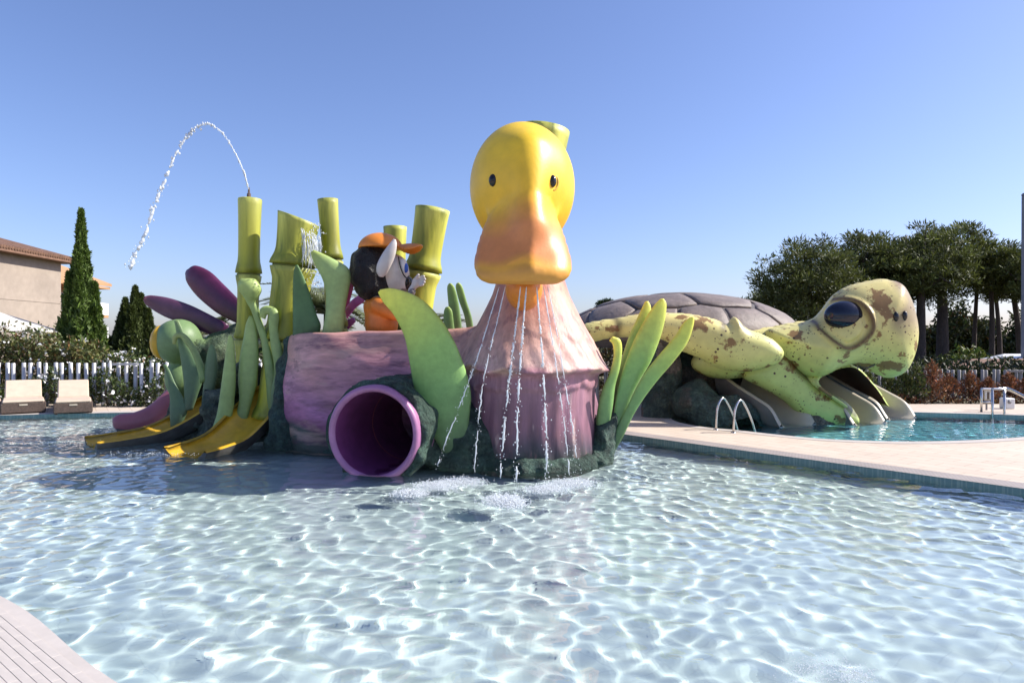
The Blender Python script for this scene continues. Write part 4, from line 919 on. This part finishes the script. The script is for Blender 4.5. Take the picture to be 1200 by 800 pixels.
# magenta insect wings behind the statue
r = thing('butterfly_figure', 'pink and magenta wings of an insect sculpture behind the statue', 'insect sculpture', S(404, 390, 12.9))
mg = [(.62, .18, .50), (.55, .14, .45), (.4, .08, .3)]
blade('wing', withY(12.8, 12.9, [(428, 343, 430, 347), (420, 346, 426, 354), (410, 354, 416, 362), (398, 372, 402, 380)]), M['wing'], mg, r)
blade('wing', withY(12.7, 12.8, [(415, 372, 417, 377), (408, 374, 412, 382), (400, 382, 403, 392)]), M['wing'], mg, r)
blade('wing', withY(13.0, 13.0, [(410, 311, 414, 310), (407, 325, 417, 322), (405, 340, 414, 338), (402, 362, 408, 360)]), M['wing'], [(.25, .04, .06), (.25, .03, .08), (.4, .06, .2)], r)

# ---------------------------------------------------------------- cartoon statue on the duck back
YS = 11.7; px = YS / F
st = thing('cartoon_statue', 'cartoon animal statue in orange cap and shirt riding the duck back', 'statue', S(447, 392, YS))
hand_c = S(490, 331, YS - .1)
def f_fig(x, y, z):
    d = f_ell(x, y, z, S(447, 378, YS), (19.5 * px, .26, 26 * px)); d = smin(d, f_ell(x, y, z, S(444, 359, YS), (18 * px, .25, 14 * px)), .1)
    d = smin(d, f_cap(x, y, z, S(445, 360, YS - .05), S(445, 335, YS), .13, .14), .08)
    for s in (-1, 1):     # both arms reach forward: sleeve, then forearm
        yy = YS + s * .24
        d = smin(d, f_cap(x, y, z, S(443, 357, yy), S(466, 366, yy - .05), .145, .15), .06)
        d = smin(d, f_cap(x, y, z, S(466, 366, yy - .05), S(483, 342, yy - .02 + s * .1), .075, .06), .03)
    d = smin(d, f_ell(x, y, z, S(446, 322, YS), (.25, .27, .34)), .08)
    d = smin(d, f_ell(x, y, z, S(463, 322, YS), (17 * px, .27, 24 * px)), .1)
    d = smin(d, f_ell(x, y, z, S(471, 334, YS), (8 * px, .15, 9 * px)), .08)
    return d
V, Q = sculpt(f_fig, (-2.75, 11.15, 1.45), (-1.6, 12.3, 3.4), .028)
z = V[:, 2]; u = 600 + V[:, 0] / V[:, 1] * F; v = 400 - (z - CAM_H) / V[:, 1] * F
arm = (u - 466) * .8 + (366 - v) * .6 > 8
col = np.where(((v > 347) & ~arm)[:, None], np.array([(.66, .20, .03)]), np.array([(.60, .56, .53)])); col[(v > 343) & (v <= 348) & ~arm] = (.4, .3, .22)
col[arm & (v > 338) & (u > 470)] = (.18, .16, .16)
fig = mesh_obj('figure', V, Q, mat('statue_paint', None, .42, [(4, .14), (12, .06)], (20, .15), dark=[(3, .58, .75, (.30, .07, .015), .3)]), st, True, col)
def f_hair(x, y, z):
    d = f_ell(x, y, z, S(435, 318, YS), (25 * px, .40, 33 * px)); d = smin(d, f_ell(x, y, z, S(440, 332, YS), (22 * px, .36, 20 * px)), .1)
    d = sdiff(d, f_ell(x, y, z, S(478, 320, YS), (23 * px, .6, 32 * px)), .04)
    return d + .034 * wob(x, y, z, 19, .5)
V, Q = sculpt(f_hair, (-2.95, 11.1, 2.2), (-1.9, 12.4, 3.5), .026); mesh_obj('hair', V, Q, M['hair'], st)
def f_cap_(x, y, z):
    d = f_ell(x, y, z, S(446, 292, YS), (26 * px, .38, 19 * px)); pl = z - S(0, 291.5, YS)[2] - .10 * (x - S(446, 0, YS)[0]) * 0; d = np.maximum(d, -pl)
    return d
V, Q = sculpt(f_cap_, (-2.75, 11.2, 3.2), (-1.75, 12.2, 3.7), .022); cp = mesh_obj('cap', V, Q, M['orange'], st)
def f_brim(x, y, z):
    c = S(480, 288, YS); dy = y - c[1]; dx = x - c[0]
    return f_ell(x, y, z + 1.1 * dy * dy + .25 * dx * dx - .05 * dx, c, (16 * px, .31, .038))
V, Q = sculpt(f_brim, (-2.2, 11.2, 2.9), (-1.35, 12.2, 3.6), .02); mesh_obj('brim', V, Q, M['orange'], cp)
blade('ear', [(461, 280, 464, 281, YS - .42), (456, 286, 465, 288, YS - .44), (448, 297, 463, 300, YS - .45), (442, 309, 458, 312, YS - .44), (441, 318, 453, 321, YS - .41), (444, 324, 449, 325, YS - .38)], M['face'], [(.5, .47, .44), (.5, .47, .44)], st, thick=.5)
V, Fs = ellipsoid(S(476, 331, YS - .02), (.12, .13, .13)); mesh_obj('nose', V, Fs, M['black'], st)
V, Fs = ellipsoid(S(472, 313, YS - .16), (.08, .09, .15)); ey = mesh_obj('eye', V, Fs, M['white'], st)
V, Fs = ellipsoid(S(475.5, 314, YS - .19), (.045, .05, .085)); mesh_obj('iris', V, Fs, M['blue'], ey)
V, Fs = tube(catmull([S(467, 301, YS - .25), S(469, 312, YS - .27), S(473, 322, YS - .24), S(478, 327, YS - .15)], 5), .012, 6); mesh_obj('face_line', V, Fs, M['black'], st)
def hand(c, sgn):
    def f(x, y, z):
        d = f_ell(x, y, z, c, (.075, .05, .085))
        for dx, dz, L in ((.13, .075, 1), (.15, .03, 1), (.14, -.02, 1), (.115, -.06, .9)):
            a = c + np.array([.03, 0, dz * .7]); m_ = c + np.array([.03 + (dx - .03) * .6, -.02, dz + .015]); e = c + np.array([dx, -.07, dz + .02])
            d = smin(d, np.minimum(f_cap(x, y, z, a, m_, .027, .026), f_cap(x, y, z, m_, e, .026, .022)), .012)
        a = c + np.array([-.02, -.02, .05]); e = c + np.array([.04, -.06, .12]); d = smin(d, f_cap(x, y, z, a, e, .028, .022), .02)
        return smin(d, f_cap(x, y, z, c, c + np.array([-.09, .02 * sgn, -.13]), .05, .055), .03)
    V, Q = sculpt(f, c - .24, c + .24, .011); mesh_obj('hand', V, Q, M['face'], st)
hand(S(488, 331, YS - .3), 1); hand(S(488, 331, YS + .3), -1)

# ================================================================ THE TURTLE SLIDE
tt = thing('turtle_slide', 'giant yellow green turtle sculpture with grey shell and water slide lanes', 'turtle sculpture', (5.5, 15.5, WATER))
TY = (.70, .64, .2); TG = (.58, .68, .21)
EYE = [(966, 384), (970, 368), (979, 355), (993, 348), (1008, 353), (1017, 368), (1019, 385), (1012, 398), (1000, 407), (988, 407), (976, 398)]
HEAD = [(902, 386), (930, 381), (955, 373), (968, 360), (978, 346), (992, 336), (1010, 331), (1030, 328), (1047, 332), (1057, 348), (1063, 368), (1066, 390), (1063, 412), (1055, 432), (1044, 441), (1030, 440), (1012, 430), (998, 427), (982, 431), (966, 440), (952, 443), (938, 436), (924, 424), (912, 412), (903, 400)]
YH = 14.6
eyepts = catmull(np.array([S(u, v, YH - .7)[[0, 2]] for u, v in EYE + EYE[:1]]), 3)[:-1]
def f_thead(x, y, z):
    d = pillow(x, y, z, HEAD, YH, .80, .85, -.10)
    e = poly_sd(x, z, eyepts); near = np.clip((YH - .1 - y) * 5, 0, 1)
    d = d - near * (.06 * np.exp(-((e - .02) / .05) ** 2)) + near * .05 * np.exp(-((e + .10) / .05) ** 2)
    return d
def f_tneck(x, y, z):
    d = pillow(x, y, z, [(845, 400), (870, 388), (905, 383), (945, 377), (965, 395), (955, 435), (930, 428), (915, 440), (880, 445), (855, 430)], 15.3, .7, .6, 0)
    d = smin(d, pillow(x, y, z, [(885, 425), (915, 412), (932, 428), (948, 445), (968, 458), (988, 469), (1001, 484), (1003, 496), (985, 500), (955, 494), (935, 484), (915, 466), (890, 452), (870, 440)], 14.75, .30, .3, -.05), .12)
    return d
def tcol(V):
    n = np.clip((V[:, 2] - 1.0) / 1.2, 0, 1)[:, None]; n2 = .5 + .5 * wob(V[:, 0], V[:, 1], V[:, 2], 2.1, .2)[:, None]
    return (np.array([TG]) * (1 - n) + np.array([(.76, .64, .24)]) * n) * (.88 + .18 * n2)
V, Q = sculpt(f_thead, (5.3, 13.5, .8), (8.8, 15.7, 3.2), .04)
c = tcol(V); u = 600 + V[:, 0] / V[:, 1] * F; v = 400 - (V[:, 2] - CAM_H) / V[:, 1] * F
e = poly_sd(V[:, 0], V[:, 2], eyepts); k = (np.exp(-((e - .0) / .055) ** 2) * (V[:, 1] < YH))[:, None]; c = c * (1 - .95 * k) + np.array([(.10, .04, .015)]) * .95 * k
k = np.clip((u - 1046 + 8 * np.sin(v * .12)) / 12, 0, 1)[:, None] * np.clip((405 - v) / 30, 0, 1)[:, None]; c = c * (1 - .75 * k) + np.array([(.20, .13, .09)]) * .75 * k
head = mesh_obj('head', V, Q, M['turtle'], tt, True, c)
p = hit(f_thead, 993, 372, 13.2, 15); V, Fs = ellipsoid(p + np.array([0, .11, .04]), (.42, .27, .31), 32, 20); ey = mesh_obj('eye', V, Fs, mat('dark_blue_eye', (.008, .011, .026), .10), head)
for u, v in ((1050, 371), (1060, 370)):
    p = hit(f_thead, u, v, 13.2, 15.2)
    if p is not None: V, Fs = ellipsoid(p, (.055, .05, .10)); mesh_obj('nostril', V, Fs, M['black'], head)
V, Fs = tube(catmull([S(1006, 428, 14.3), S(1015, 431, 14.1), S(1025, 427, 14.2)], 5), .02, 6); mesh_obj('mouth_line', V, Fs, M['dark_side'], head)
V, Q = sculpt(f_tneck, (4.0, 14.2, -.4), (7.9, 16.2, 2.3), .045); 
cr = np.array([S(u, v, 14.6)[[0, 2]] for u, v in ((902, 396), (918, 416), (936, 436), (954, 447), (972, 461), (1000, 484))])
def line_d(x, z, L):
    d = None
    for a, b_ in zip(L[:-1], L[1:]):
        e = b_ - a; t = np.clip(((x - a[0]) * e[0] + (z - a[1]) * e[1]) / e.dot(e), 0, 1); q = np.hypot(x - a[0] - e[0] * t, z - a[1] - e[1] * t); d = q if d is None else np.minimum(d, q)
    return d
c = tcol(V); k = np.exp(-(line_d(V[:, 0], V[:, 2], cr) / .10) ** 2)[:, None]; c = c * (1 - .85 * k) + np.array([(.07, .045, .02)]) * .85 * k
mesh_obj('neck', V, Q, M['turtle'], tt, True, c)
# hood: open throat over the middle lane
A = [catmull(np.array([S(*p) for p in L]), 7) for L in (
    [(993, 478, 14.35), (956, 446, 14.35), (998, 428, 15.0), (1026, 452, 15.6), (1042, 476, 16.0)],
    [(975, 474, 14.9), (938, 438, 14.9), (978, 418, 15.6), (1008, 446, 16.2), (1022, 472, 16.6)],
    [(955, 470, 15.6), (920, 430, 15.6), (955, 408, 16.2), (985, 440, 16.8), (1000, 468, 17.2)])]
m = len(A[0]); ctr = [a.mean(0) for a in A]
outer = np.concatenate(A); inner = np.concatenate([c + (a - c) * np.array([.93, .93, .91]) for a, c in zip(A, ctr)])
gr = [[i * m + k, i * m + k + 1, (i + 1) * m + k + 1, (i + 1) * m + k] for i in range(2) for k in range(m - 1)]
n = len(outer); V = np.concatenate([outer, inner]); Fs = gr + [[k, n + k, n + k + 1, k + 1] for k in range(m - 1)]
mesh_obj('throat_hood', V, Fs, M['turtle'], tt, True, tcol(V))
mesh_obj('throat_lining', inner, gr + [[2 * m + k for k in range(m)]], mat('dark_brown_lining', (.05, .028, .018), .7), tt)
# flipper
FL = [(678, 386), (690, 378), (720, 373), (728, 372), (751, 367), (778, 366), (808, 368), (836, 374), (850, 380), (855, 374), (859, 371.5), (864, 376), (874, 386), (890, 392), (903, 399), (912, 410), (912, 418), (905, 426), (888, 432), (863, 435), (839, 430), (819, 419), (797, 410), (778, 398), (750, 394), (715, 396), (687, 402)]
def f_flip(x, y, z):
    d = pillow(x, y, z, FL, 14.2, .34, .36, -.12)
    return d + .05 * np.exp(-((x - S(723, 0, 14.2)[0]) / .07) ** 2) * np.clip((14.3 - y) * 4, 0, 1)
V, Q = sculpt(f_flip, (1.2, 13.2, .9), (5.8, 15.2, 2.4), .04)
c = tcol(V); k = np.exp(-((V[:, 0] - S(723, 0, 14.2)[0]) / .09) ** 2)[:, None]; c = c * (1 - .75 * k) + np.array([(.07, .05, .03)]) * .75 * k
u = 600 + V[:, 0] / V[:, 1] * F; k = (np.exp(-((u - 848) / 4.5) ** 2) + np.exp(-((u - 871) / 4) ** 2))[:, None] * np.clip((V[:, 2] - S(0, 398, 14)[2]) / .25, 0, 1)[:, None]; c = c * (1 - .8 * k) + np.array([(.06, .035, .025)]) * .8 * k
mesh_obj('flipper', V, Q, M['turtle'], tt, True, c)
def f_belly(x, y, z):
    d = f_ell(x, y, z, S(850, 425, 15.2), (.75, .6, .36)); return smin(d, f_ell(x, y, z, S(880, 412, 15.5), (.6, .5, .5)), .2)
V, Q = sculpt(f_belly, (3.7, 14.4, .5), (6.3, 16.3, 2.2), .05); mesh_obj('foreleg', V, Q, M['turtle'], tt, True, tcol(V))
# shell dome
SC = S(795, 394, 17.6); SR = np.array((2.92, 2.6, 1.05))
def f_shell(x, y, z):
    d = f_ell(x, y, z, SC, SR); d = -smin(-d, -(SC[2] - .28 - z), .2); return d + .02 * wob(x, y, z, 4, .5)
V, Q = sculpt(f_shell, (1.1, 14.7, 1.2), (7.5, 20.5, 3.1), .06); shell = mesh_obj('shell', V, Q, M['groove'], tt)
seeds = [(a, 0) for a in (-.72, -.36, 0, .36, .72)] + [(a, s * .36) for a in (-.55, -.18, .18, .55) for s in (-1, 1)] + [(.80 * math.cos(a), .80 * math.sin(a)) for a in np.arange(15) * 2 * math.pi / 15 + .1]
seeds = [(a + rng.normal(0, .02), b_ + rng.normal(0, .02)) for a, b_ in seeds]
seeds = [s for i, s in enumerate(seeds) if all((s[0] - q[0]) ** 2 + (s[1] - q[1]) ** 2 > .05 for q in seeds[:i])]
def clip(poly, p, n):
    out = []
    for i in range(len(poly)):
        a, b_ = poly[i - 1], poly[i]; da, db = (a - p).dot(n), (b_ - p).dot(n)
        if (da <= 0) != (db <= 0): out.append(a + (b_ - a) * da / (da - db))
        if db <= 0: out.append(b_)
    return out
def dome(q, off):
    rho = min(np.hypot(*q), 1.15); th = rho * math.pi / 2; a = math.atan2(q[1], q[0])
    nv = np.array([math.sin(th) * math.cos(a), math.sin(th) * math.sin(a), math.cos(th)]); return SC + nv * (SR + off)
for s in seeds:
    s = np.array(s); poly = [np.array([1.08 * math.cos(a), 1.08 * math.sin(a)]) for a in np.arange(28) * 2 * math.pi / 28]
    for q in seeds:
        q = np.array(q)
        if np.hypot(*(q - s)) < 1e-6: continue
        poly = clip(poly, (s + q) / 2, q - s)
        if not poly: break
    if len(poly) < 3: continue
    c = np.mean(poly, 0); dense = []
    for i in range(len(poly)):
        a, b_ = poly[i - 1], poly[i]; k = max(1, int(np.hypot(*(b_ - a)) / .1))
        dense += [a + (b_ - a) * t for t in np.arange(k) / k]
    n = len(dense); V = []
    for sc_, off in ((.95, -.03), (.945, .035), (.90, .06), (.6, .07), (.3, .072)):
        rr_ = [c + (p - c) * sc_ for p in dense]; V += [dome(p, off) for p in rr_]
    V.append(dome(c, .072))
    Fs = [[r * n + i, r * n + (i + 1) % n, (r + 1) * n + (i + 1) % n, (r + 1) * n + i] for r in range(4) for i in range(n)] + [[4 * n + i, 4 * n + (i + 1) % n, 5 * n] for i in range(n)]
    mesh_obj('scute', V, Fs, M['shell'], shell)
# lanes
for nm, P in (('a', [(5.95, 14.2, -.14), (5.83, 14.42, -.12), (5.65, 14.72, -.06), (5.45, 15.05, .1), (5.25, 15.4, .3), (5.05, 15.75, .5)]),
              ('b', [(7.6, 14.5, -.14), (7.48, 14.72, -.12), (7.30, 15.02, -.06), (7.10, 15.36, .1), (6.9, 15.7, .3), (6.7, 16.05, .5)]),
              ('c', [(8.85, 15.5, -.14), (8.73, 15.72, -.12), (8.55, 16.02, -.06), (8.35, 16.36, .1), (8.15, 16.7, .3), (7.95, 17.05, .5)])):
    chute(tt, P, .92, [.10, .40, .52, .54, .54, .54], .10, M['lane'], M['lane_rim'], names=('slide_lane', 'lane_rim'))
# rock under the turtle
def f_trock(x, y, z):
    d = f_cap(x, y, z, (3.42, 15.55, -.2), (3.42, 15.6, 1.6), .46, .38, (1, 1, 1))
    bx = np.maximum(np.maximum(np.abs(x - 5.0) - 1.25, np.abs(y - 17.0) - .7), np.abs(z - .55) - .95); d = smin(d, bx, .15)
    d = smin(d, f_ell(x, y, z, (5.75, 15.35, .05), (.75, .35, .42)), .2)
    d = smin(d, f_ell(x, y, z, (6.55, 14.75, -.05), (.55, .25, .36)), .15)
    d = smin(d, f_cap(x, y, z, (6.0, 15.6, .1), (5.0, 15.9, .95), .45, .35), .2)
    d = smin(d, f_ell(x, y, z, (4.25, 16.3, .5), (.7, .5, .8)), .2)
    d = smin(d, f_ell(x, y, z, (4.72, 14.55, .05), (.62, .24, .50)), .12); d = smin(d, f_ell(x, y, z, (4.15, 15.0, .1), (.35, .4, .75)), .15)
    d = smin(d, f_cap(x, y, z, (3.95, 14.95, .35), (4.95, 14.35, -.25), .42, .30), .12)
    tun = f_cap(x, y, z, (4.9, 15.0, .62), (4.0, 16.2, 1.05), .36, .34); d = sdiff(d, tun, .08)
    for P in ([(5.98, 14.1, .36), (5.65, 14.72, .38), (5.45, 15.05, .55), (5.25, 15.4, .75), (5.05, 15.75, .9)], [(7.5, 14.3, .36), (7.15, 14.94, .38), (6.95, 15.28, .55), (6.75, 15.62, .75)]):
        d = sdiff(d, f_path(x, y, z, P, .54, 0), .05)
    return d + .06 * wob(x, y, z, 5.5, .8) + .08 * (np.abs(wob(x, y, z, 7., 1.1)) - .3) + .03 * wob(x, y, z, 15, .2)
V, Q = sculpt(f_trock, (2.7, 14.2, -1.0), (7.4, 17.9, 2.1), .055)
n = wob(V[:, 0], V[:, 1], V[:, 2], 2.6, .3)[:, None]; c = np.where(n > .18, np.array([(.20, .17, .14)]), np.array([(.075, .115, .095)]))
mesh_obj('rock_support', V, Q, M['rock'], tt, True, c)

# ================================================================ WATER IN THE AIR
M['spray'] = mat('white_water', (.88, .91, .93), .15, trans=.45)
m = M['spray']
def drops(P, r, flat=1.0):
    o = np.array([(1, 0, 0), (-1, 0, 0), (0, 1, 0), (0, -1, 0), (0, 0, 1), (0, 0, -1)], float); f = np.array([(0, 2, 4), (2, 1, 4), (1, 3, 4), (3, 0, 4), (2, 0, 5), (1, 2, 5), (3, 1, 5), (0, 3, 5)])
    P = np.asarray(P); n = len(P); r = np.broadcast_to(r, (n,)); s = np.ones((n, 1, 3)); s[:, :, 2] = flat
    V = P[:, None] + o[None] * r[:, None, None] * s; return V.reshape(-1, 3), (f[None] + (np.arange(n) * 6)[:, None, None]).reshape(-1, 3)
def bitscat(bits):
    V, Fs = [], []; n = 0
    for v, f in bits:
        V.append(v); Fs += [[i + n for i in q] for q in (f.tolist() if isinstance(f, np.ndarray) else f)]; n += len(v)
    return np.concatenate(V), Fs
def stream(name, path, label, r0, r1, brk, drp, group=None, spread=.02, cat_='water jet'):
    P = catmull(path, 14); n = len(P); bits = []; i = 0
    P = P + rng.normal(0, .004, P.shape) * np.linspace(0, 1.5, n)[:, None]
    while i < n - 2:
        t = i / n; L = int(rng.integers(4, 14)) if t > brk else n // 4
        j = min(n - 1, i + L); seg = P[i:j + 1]
        if len(seg) > 2:
            rr = (r0 + (r1 - r0) * t) * (.7 + .5 * rng.random(len(seg))) * np.sin(np.linspace(.25, math.pi - .25, len(seg))) ** .5
            bits.append(tube(seg, rr, 6))
        i = j + (int(rng.integers(1, 4)) if t > brk else 0)
    k = rng.integers(0, n, drp); k = np.maximum(k, (n * brk * .6 * rng.random(drp)).astype(int)); C = P[k] + rng.normal(0, 1, (drp, 3)) * spread * (k / n)[:, None]
    bits.append(drops(C, rng.uniform(.004, .014, drp) * (r1 / .02), 1.5))
    V, Fs = bitscat(bits); o = mesh_obj(name, V, Fs, M['spray']); tag(o, label, cat_, group); return o
J = [(292, 225), (289, 213), (285, 200), (277, 182), (266, 163), (254, 150), (242, 145), (231, 149), (222, 157), (212, 170), (203, 187), (195, 208), (186, 228), (178, 250), (171, 272), (164, 288), (157, 300), (153, 316)]
stream('water_jet', [S(u, v, 12.4 - .04 * i) for i, (u, v) in enumerate(J)], 'thin jet of water arching out of the slim capped bamboo', .012, .034, .22, 170, None, .045)
zl = 336
SL = [([(585, zl), (574, 372), (563, 408), (550, 445), (535, 485), (512, 545)], 8.95, 8.75, 'first water stream from the bill, falling onto the huge leaf'),
      ([(592, zl), (583, 375), (574, 410), (566, 450), (560, 500), (556, 556)], 8.95, 8.7, 'thin water stream from the bill beside the leftmost strand'),
      ([(610, zl), (606, 370), (601, 410), (596, 450), (591, 500), (586, 560)], 8.85, 8.55, 'strong water stream from the bill, left of its centre'),
      ([(617, zl), (614, 370), (611, 410), (608, 450), (606, 500), (605, 565)], 8.85, 8.5, 'strong water stream from the middle of the bill'),
      ([(629, zl), (632, 372), (635, 410), (638, 455), (640, 505), (641, 562)], 8.85, 8.6, 'water stream from the bill over the purple feathers'),
      ([(637, zl), (643, 372), (649, 410), (655, 450), (661, 495), (667, 556)], 8.9, 8.65, 'slanting water stream from the bill towards the upright leaves'),
      ([(642, zl), (650, 375), (657, 415), (664, 460), (671, 500), (677, 550)], 8.95, 8.75, 'faint last water stream nearest the upright leaves')]
for k, (L, Ya, Yb, l) in enumerate(SL):
    n = len(L); th = k in (2, 3, 4); stream('water_stream', [S(u, v, Ya + (Yb - Ya) * i / (n - 1)) for i, (u, v) in enumerate(L)], l, .012 if th else .008, .014 if th else .009, .2, 190, 'streams falling from the bill', .03, 'water stream')
# spill over the widest bamboo
bits = []
for k in range(70):
    u = rng.uniform(352, 376); v0 = 258 + (u - 330) * .36 + rng.random() * 25; v1 = v0 + rng.uniform(6, 30); Yk = 12.2 - math.sqrt(max(.01, .36 ** 2 - ((u - 350) / F * 12.2) ** 2)) - .02
    bits.append(tube([S(u, v0, Yk), S(u + 1 + rng.random(), (v0 + v1) / 2, Yk - .01), S(u + rng.normal(1, 1.5), v1, Yk - .02)], [.004, .009, .003], 5))
C = np.array([S(rng.normal(369, 5), rng.uniform(262, 345), 12.2 - rng.uniform(.1, .5)) for _ in range(260)]); bits.append(drops(C, rng.uniform(.004, .014, 260), 1.6))
V, Fs = bitscat(bits); tag(mesh_obj('water_spill', V, Fs, M['spray']), 'white water spilling down the side of the widest bamboo', 'water spill', None, 'stuff')
# foam where the streams land
def foam(label, spots, nper, ds=1.0):
    bits = []
    for u, v, su, sv in spots:
        n = nper; U = rng.normal(u, su, n); W = rng.normal(v, sv, n)
        for a_, b_ in ((U, W),):
            Yk = (CAM_H - WATER) * F / (b_ - 400); C = np.stack([(a_ - 600) / F * Yk, Yk, WATER + np.abs(rng.normal(0, .025, n))], -1); bits.append(drops(C, rng.uniform(.003, .010, n) * ds, .8))
    V, Fs = bitscat(bits); tag(mesh_obj('foam', V, Fs, M['spray']), label, 'foam', None, 'stuff')
foam('white foam where the bill streams strike the water', [(510, 571, 12, 2.2), (540, 566, 12, 1.8), (590, 588, 10, 3.0), (598, 592, 8, 2), (640, 575, 11, 2), (668, 568, 13, 2.2), (480, 580, 8, 1.5)], 2800)
foam('small churning patch of bubbles in the near water', [(955, 788, 22, 9), (1000, 796, 12, 5)], 700, .45)
foam('splash specks at the foot of the yellow slides', [(180, 533, 30, 1.2), (60, 520, 30, 1.2)], 160)
for o in bpy.data.objects:
    if o.type == 'MESH' and o.name.split('.')[0] in ('rock_base', 'rock_support'): o.cycles.is_caustics_receiver = True
